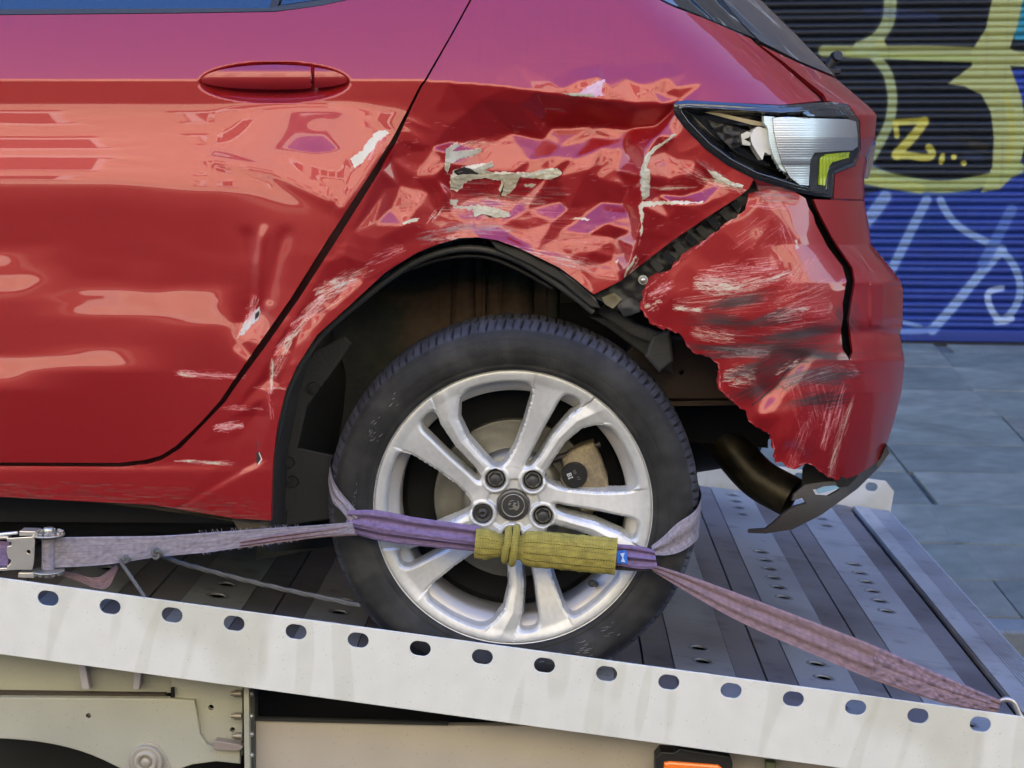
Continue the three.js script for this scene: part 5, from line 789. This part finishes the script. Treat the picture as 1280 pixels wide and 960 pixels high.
  const tw = mesh('truck_tyre', lathe([[.12, -.02], [.22, .0], [.30, -.01], [.35, -.04], [.36, -.2], [.22, -.24]], 60, V(U(60, 0, zc).x, .36 - .14, zc - .14)), std({ color: lin(.012, .012, .012), roughness: .85 }), ch);
  // side marker lamp
  const zl = zc + .03;
  mesh('lamp_housing', pxPlate([[818, 985], [819, 948], [826, 940], [842, 941], [850, 936], [912, 946], [916, 955], [914, 985]], zl, .04  , [], .002), blackPlastic, ch);
  mesh('lamp_lens', pxPlate([[829, 985], [830, 954], [837, 952.5], [898, 957], [903, 961], [902, 985]], zl + .006, .02, [], .004), phys({ color: lin(.95, .20, .02), roughness: .2, clearcoat: 1, clearcoatRoughness: .05 }), ch);
  mesh('cable_clip', pxPlate([[957, 953], [970, 954], [970, 970], [958, 970]], zl - .01, .02, [], .002), std({ color: lin(.10, .12, .06), roughness: .6 }), ch);
}
// ---------- tie-down strap over the wheel ----------
{
  const s = thing('tie_down_strap', 'faded purple ratchet strap with yellow sleeve pulled across the alloy wheel', 'strap', U(640, 680, -3.05));
  const weave = dataTex(256, 256, (x, y) => .5 + .25 * Math.sin(x * 2 * Math.PI * 32) * Math.cos(y * 2 * Math.PI * 32) + .25 * (rnd() - .5), false);
  const web = (c, v = .12) => std({ color: lin(1, 1, 1), map: dataTex(256, 256, (x, y) => { const k = 1 + v * 2 * (per(x, y, 9) - .5) + .20 * (rnd() - .5) + .07 * Math.sin(y * 2 * Math.PI * 26) + .05 * Math.sin(x * 2 * Math.PI * 40) - (Math.abs(((y * 5) % 1) - .5) < .045 && ((x * 22) % 1) < .55 ? .24 : 0); return c.map((q) => q * k); }, true), roughness: .92, bumpMap: weave, bumpScale: .0006, side: THREE.DoubleSide });
  const lav = web([.53, .505, .545]), pink = web([.505, .42, .455], .12), purple = web([.45, .38, .525], .10), yellow = web([.56, .52, .25], .13);
  // band between two traced edges (pixel, pixel, depth), with folds along its length
  function band(name, A, B, mat, { folds = 0, fa = .002, thick = .0026, uvs = 14, twist = 0 } = {}) {
    const cA = new THREE.CatmullRomCurve3(A.map((p) => p.isVector3 ? p : U(...p))), cB = new THREE.CatmullRomCurve3(B.map((p) => p.isVector3 ? p : U(...p))), n = 120, m = 24, P = [], uv = [], idx = [], side = (off) => { for (let i = 0; i <= n; i++) { const a = cA.getPoint(i / n), b = cB.getPoint(i / n); for (let k = 0; k <= m; k++) { const t = k / m, p = a.clone().lerp(b, t); p.z += folds ? fa * Math.sin(t * folds * Math.PI * 2 + i * .012 * twist) * Math.sin(t * Math.PI) : 0; p.z += .0008 * nz(i * .11, t * 6, 2) + off; P.push(p.x, p.y, p.z); uv.push(i / n * cA.getLength() * uvs, t); } } };
    side(0); side(-thick); const R = m + 1, H = (n + 1) * R;
    for (let i = 0; i < n; i++) for (let k = 0; k < m; k++) { const a = i * R + k, b = a + R; idx.push(a, a + 1, b, b, a + 1, b + 1, H + a, H + b, H + a + 1, H + a + 1, H + b, H + b + 1); }
    for (let i = 0; i < n; i++) for (const k of [0, m]) { const a = i * R + k, b = a + R; idx.push(a, b, H + a, b, H + b, H + a); }
    const g = new THREE.BufferGeometry(); g.setAttribute('position', new THREE.Float32BufferAttribute(P, 3)); g.setAttribute('uv', new THREE.Float32BufferAttribute(uv, 2)); g.setIndex(idx); g.computeVertexNormals(); return mesh(name, g, mat, s);
  }
  const tp = (deg, dz, r = .3415) => WC.clone().add(V(r * Math.cos(deg * Math.PI / 180), r * Math.sin(deg * Math.PI / 180), dz));   // on the tyre
  // left tail to the ratchet, twisting as it nears the wheel
  band('webbing', [[62, 672, -2.99], [130, 671, -2.995], [200, 670, -3.0], [262, 666, -3.01], [330, 661, -3.02], [390, 657, -3.03], [440, 653, -3.045]], [[62, 710, -2.99], [130, 706, -2.995], [200, 696, -3.0], [262, 690, -3.01], [330, 680, -3.02], [390, 672, -3.03], [444, 667, -3.045]], lav);
  band('webbing', [[300, 676, -3.008], [350, 668, -3.018], [400, 662, -3.03], [440, 656, -3.046]], [[300, 685, -3.010], [350, 678, -3.02], [400, 672, -3.034], [446, 669, -3.05]], pink, { folds: 2, fa: .003 });
  band('webbing', [[62, 712, -3.02], [90, 716, -3.02], [120, 722, -3.025], [145, 706, -3.03]], [[62, 716, -3.02], [90, 724, -3.02], [132, 736, -3.025], [148, 710, -3.03]], pink);
  // loop round the tyre, left and right
  band('webbing', [tp(171, -.20), tp(171.5, -.06), tp(173, -.020, .337), tp(178, .014, .322), [426, 638, -3.070], [437, 653, -3.062]], [tp(166, -.20), tp(166.5, -.06), tp(168, -.020, .337), tp(172, .014, .320), [440, 632, -3.070], [450, 645, -3.060]], lav, { folds: 2, fa: .003 });
  band('webbing', [tp(4, -.2), tp(4, -.06), tp(3, -.020, .3395), tp(0, .016, .325), [846, 655, -3.076], [828, 672, -3.070], [814, 683, -3.064]], [tp(-9, -.2), tp(-9, -.06), tp(-9.5, -.020, .3395), tp(-11, .016, .325), [850, 690, -3.076], [834, 694, -3.070], [817, 694, -3.064]], lav, { folds: 1, fa: .004 });
  // sling across the rim: two plies left of the sleeve, one right
  band('sling', [[436, 638, -3.064], [470, 638, -3.056], [520, 647, -3.052], [600, 658, -3.052]], [[432, 656, -3.062], [470, 664, -3.054], [520, 672, -3.05], [600, 682, -3.05]], purple, { folds: 1.5, fa: .005 });
  band('sling', [[434, 654, -3.066], [480, 664, -3.06], [540, 671, -3.058], [600, 675, -3.058]], [[444, 668, -3.066], [480, 677, -3.06], [540, 684, -3.058], [600, 690, -3.058]], purple, { folds: 1.5, fa: .004 });
  band('sling', [[762, 680, -3.054], [780, 681, -3.054], [800, 683, -3.056], [818, 688, -3.060]], [[762, 706, -3.052], [780, 708, -3.052], [800, 711, -3.054], [822, 710, -3.058]], purple, { folds: 2.5, fa: .005 });
  band('sling', [[764, 704, -3.06], [800, 709, -3.06], [820, 706, -3.062]], [[764, 712, -3.06], [800, 714, -3.06], [822, 712, -3.062]], std({ color: lin(.03, .028, .035), roughness: .9 }));
  // right tail to the hook
  band('webbing', [[808, 704, -3.062], [850, 716, -3.045], [920, 741, -3.02], [1000, 771, -3.005], [1090, 806, -2.99], [1180, 845, -2.978], [1252, 876, -2.972]], [[816, 714, -3.062], [850, 735, -3.045], [920, 775, -3.02], [1000, 811, -3.005], [1090, 849, -2.99], [1180, 879, -2.978], [1246, 892, -2.972]], pink, { folds: 2, fa: .0032, twist: .3 });
  band('stitched_lap', [[1096, 809, -2.9875], [1180, 846, -2.9755], [1240, 872, -2.9705]], [[1088, 845, -2.9875], [1170, 874, -2.9755], [1236, 889, -2.9705]], web([.49, .41, .46], .25), { folds: 3, fa: .0012 });
  // yellow sleeve, pinched in the middle
  const N = 150, R = 40, P = [], uv = [], idx = [], ax = (t) => { const x = 594 + t * 176, y = 679 + t * 17; return U(x, y, -3.048); };
  for (let i = 0; i <= N; i++) { const t = i / N, c = ax(t), x = 594 + t * 176, pin = Math.exp(-(((x - 631) / 6) ** 2)), pin2 = Math.exp(-(((x - 649) / 5) ** 2)); for (let k = 0; k <= R; k++) { const a = k / R * Math.PI * 2, w = 1 + .05 * nz(t * 14, Math.cos(a) * 1.4, Math.sin(a) * 1.4 + 3) + .05 * nz(t * 30, a < Math.PI ? a * 3 : (2 * Math.PI - a) * 3, 1); const half = (x < 634 ? 18.5 + 2 * Math.sin((x - 594) / 6) : 20.5 + 3 * sstep(650, 670, x)) * MPP * (1 - .22 * pin - .22 * pin2) * w; const dp = .014 * w * (1 - .25 * pin - .25 * pin2); P.push(c.x + Math.sin(a) * half * .08, c.y + Math.sin(a) * half, c.z + Math.cos(a) * dp); uv.push(t * 2, k / R * 3); } }
  for (let i = 0; i < N; i++) for (let k = 0; k < R; k++) { const a = i * (R + 1) + k, b = a + R + 1; idx.push(a, b, a + 1, a + 1, b, b + 1); }
  const yg = new THREE.BufferGeometry(); yg.setAttribute('position', new THREE.Float32BufferAttribute(P, 3)); yg.setAttribute('uv', new THREE.Float32BufferAttribute(uv, 2)); yg.setIndex(idx); yg.computeVertexNormals();
  mesh('sleeve', yg, yellow, s);
  const thread = std({ color: lin(.06, .055, .012), roughness: .9 }), th = [];
  for (const h of [-.62, -.12, .42]) for (let i = 4; i < N - 2; i += 3) { const x = 594 + i / N * 176; if (x > 627 && x < 655) continue; const k = Math.round((Math.asin(h) / (2 * Math.PI) + 1) * R) % R, q = (i * (R + 1) + k) * 3, q2 = ((i + 2) * (R + 1) + k) * 3; th.push(bar(V(P[q], P[q + 1], P[q + 2] + .0006), V(P[q2], P[q2 + 1], P[q2 + 2] + .0006), .0006, .0006, 5)); }
  mesh('stitching', th, thread, s).userData.kind = 'stuff';
  for (const [x, rx] of [[643, 23], [633.5, 20.5]]) { const c = U(x, 681.5 + (x - 640) * .1, -3.047), g = new THREE.TorusGeometry(1, .24, 12, 40); const p = g.attributes.position; for (let i = 0; i < p.count; i++) { const X = p.getX(i), Y = p.getY(i), Z = p.getZ(i); p.setXYZ(i, c.x + Z * .027 + .004 * Y + .0022 * nz(X * 3, Y * 3, x), c.y + Y * rx * MPP * .98, c.z + X * .016); } g.computeVertexNormals(); mesh('sleeve_knot', g, yellow, s); }
  const lab = panel('label', [[770, 689], [783, 688], [785, 705], [772, 704]], (px, py) => -3.046 - ZS + .001 * Math.sin(px * .8), 1, std({ color: lin(.03, .16, .62), roughness: .4 }), s, { fold: .002 });
  panel('label_print', [[775, 692], [781, 691], [779, 697], [782, 703], [776, 702], [778, 697]], (px, py) => -3.0445 - ZS, .8, std({ color: lin(.5, .6, .8), roughness: .5 }), s, { fold: .001 });
  // frayed threads along the left tail
  const fr = []; for (let i = 0; i < 110; i++) { const x = rr(250, 375), e = rnd() < .55, y = e ? 666 - (x - 262) * .075 : 690 - (x - 262) * .14, a = U(x, y, -3.0), b = U(x + rr(-3, 3), y + (e ? -rr(1, 4.5) : rr(.5, 3)), -2.998); fr.push(bar(a, b, .0005, .0003, 4)); } mesh('frayed_thread', fr, lav, s).userData.kind = 'stuff';
  // ratchet
  const zinc = phys({ color: lin(.78, .74, .66), roughness: .3, metalness: .8, iridescence: .35, iridescenceIOR: 1.6, iridescenceThicknessRange: [200, 420] }), zr = -2.968;
  const rat = mesh('ratchet', [pxPlate([[8, 673], [42, 671], [43.5, 676], [42, 704], [40, 712], [8, 713], [9, 708], [13, 704], [14, 700], [10, 698], [8, 690], [9, 683], [14, 682], [14, 678], [9, 677]], zr, .004, [circPxr(35.5, 690, 3.4, zr)], .0008), pxPlate([[24, 664], [45, 664.5], [44, 670], [24, 670]], zr - .006, .03, [], .001), pxPlate([[23, 716], [43, 716], [42, 723], [22, 722]], zr - .006, .03, [], .001), pxPlate([[-30, 671], [10, 671], [10, 674], [-30, 675]], zr - .004, .02, [], .001), pxPlate([[-30, 711], [9, 710], [9, 713.5], [-30, 715]], zr - .004, .02, [], .001), bar(U(-30, 671, zr - .01), U(22, 666, zr - .01), .003)], zinc, s);
  for (const y of [668, 713.5]) { const c = U(61, y, zr - .016), gs = [lathe([[.001, -.002], [.027, -.002], [.028, 0], [.027, .002], [.001, .002]], 40, c, V(0, 1, 0)), lathe([[.001, 0], [.009, 0], [.009, y < 690 ? .012 : -.012], [.001, y < 690 ? .012 : -.012]], 6, c, V(0, 1, 0))]; for (let k = 0; k < 13; k++) { const a = k / 13 * Math.PI * 2; gs.push(box(.006, .005, .006, c.clone().add(V(.023 * Math.cos(a), y < 690 ? .0035 : -.0035, .023 * Math.sin(a))), .001)); } mesh('ratchet_wheel', gs, std({ color: lin(.46, .44, .38), roughness: .35, metalness: .8 }), rat); }
  mesh('spindle', bar(U(60, 673, zr - .02), U(60, 711, zr - .02), .011), lav, rat);
  band('webbing', [[-60, 676, -2.985], [-20, 676, -2.985], [12, 677, -2.982]], [[-60, 708, -2.985], [-20, 708, -2.985], [10, 707, -2.982]], purple);
  // hook at the right end
  mesh('hook', [tube([[1246, 884, -2.985], [1250, 877, -2.978], [1258, 874, -2.972], [1266, 877, -2.97], [1271, 886, -2.968], [1276, 896, -2.966], [1282, 902, -2.964]].map((p) => U(...p)), .0052, 40, 12), tube([[1243, 876, -2.985], [1244, 886, -2.985], [1243, 892, -2.985]].map((p) => U(...p)), .004, 12, 8)], phys({ color: lin(.45, .41, .39), roughness: .35, metalness: .8 }), s);
}
function circPxr(px, py, r, z) { const q = U(px, py, z); return circle(q.x, q.y, r * MPP); }
{ // thin winch rope on the deck
  const rope = std({ color: lin(.14, .14, .14), roughness: .95, bumpMap: grit, bumpScale: .001 });
  const strand = (pts, r) => { const c = new THREE.CatmullRomCurve3(pts), out = []; for (const ph of [0, 2.1, 4.2]) { const q = []; const n = Math.max(30, Math.round(c.getLength() / .006)); for (let i = 0; i <= n; i++) { const p = c.getPoint(i / n), a = ph + i * .5; q.push(p.add(V(0, Math.cos(a) * r * .55, Math.sin(a) * r * .55))); } out.push(tube(q, r * .62, n, 6)); } return out; };
  const r = mesh('rope', [...strand([[150, 700, -3.0], [190, 693, -3.02], [230, 705, -3.06], [330, 731, -3.09], [450, 757, -3.10]].map((p) => U(...p)), .0042), ...strand([[150, 701, -2.995], [163, 720, -2.98], [182, 748, -2.97]].map((p) => U(...p)), .0038), facing(new THREE.TorusKnotGeometry(.006, .003, 40, 8), U(196, 692, -2.985), V(0, 0, 1)), facing(new THREE.TorusKnotGeometry(.004, .0025, 40, 8), U(158, 699, -2.985), V(0, 0, 1))], rope);
  tag(r, 'thin grey rope knotted to the strap beside the ratchet and trailing over the bed', 'rope');
}
renderer.render(scene, camera);
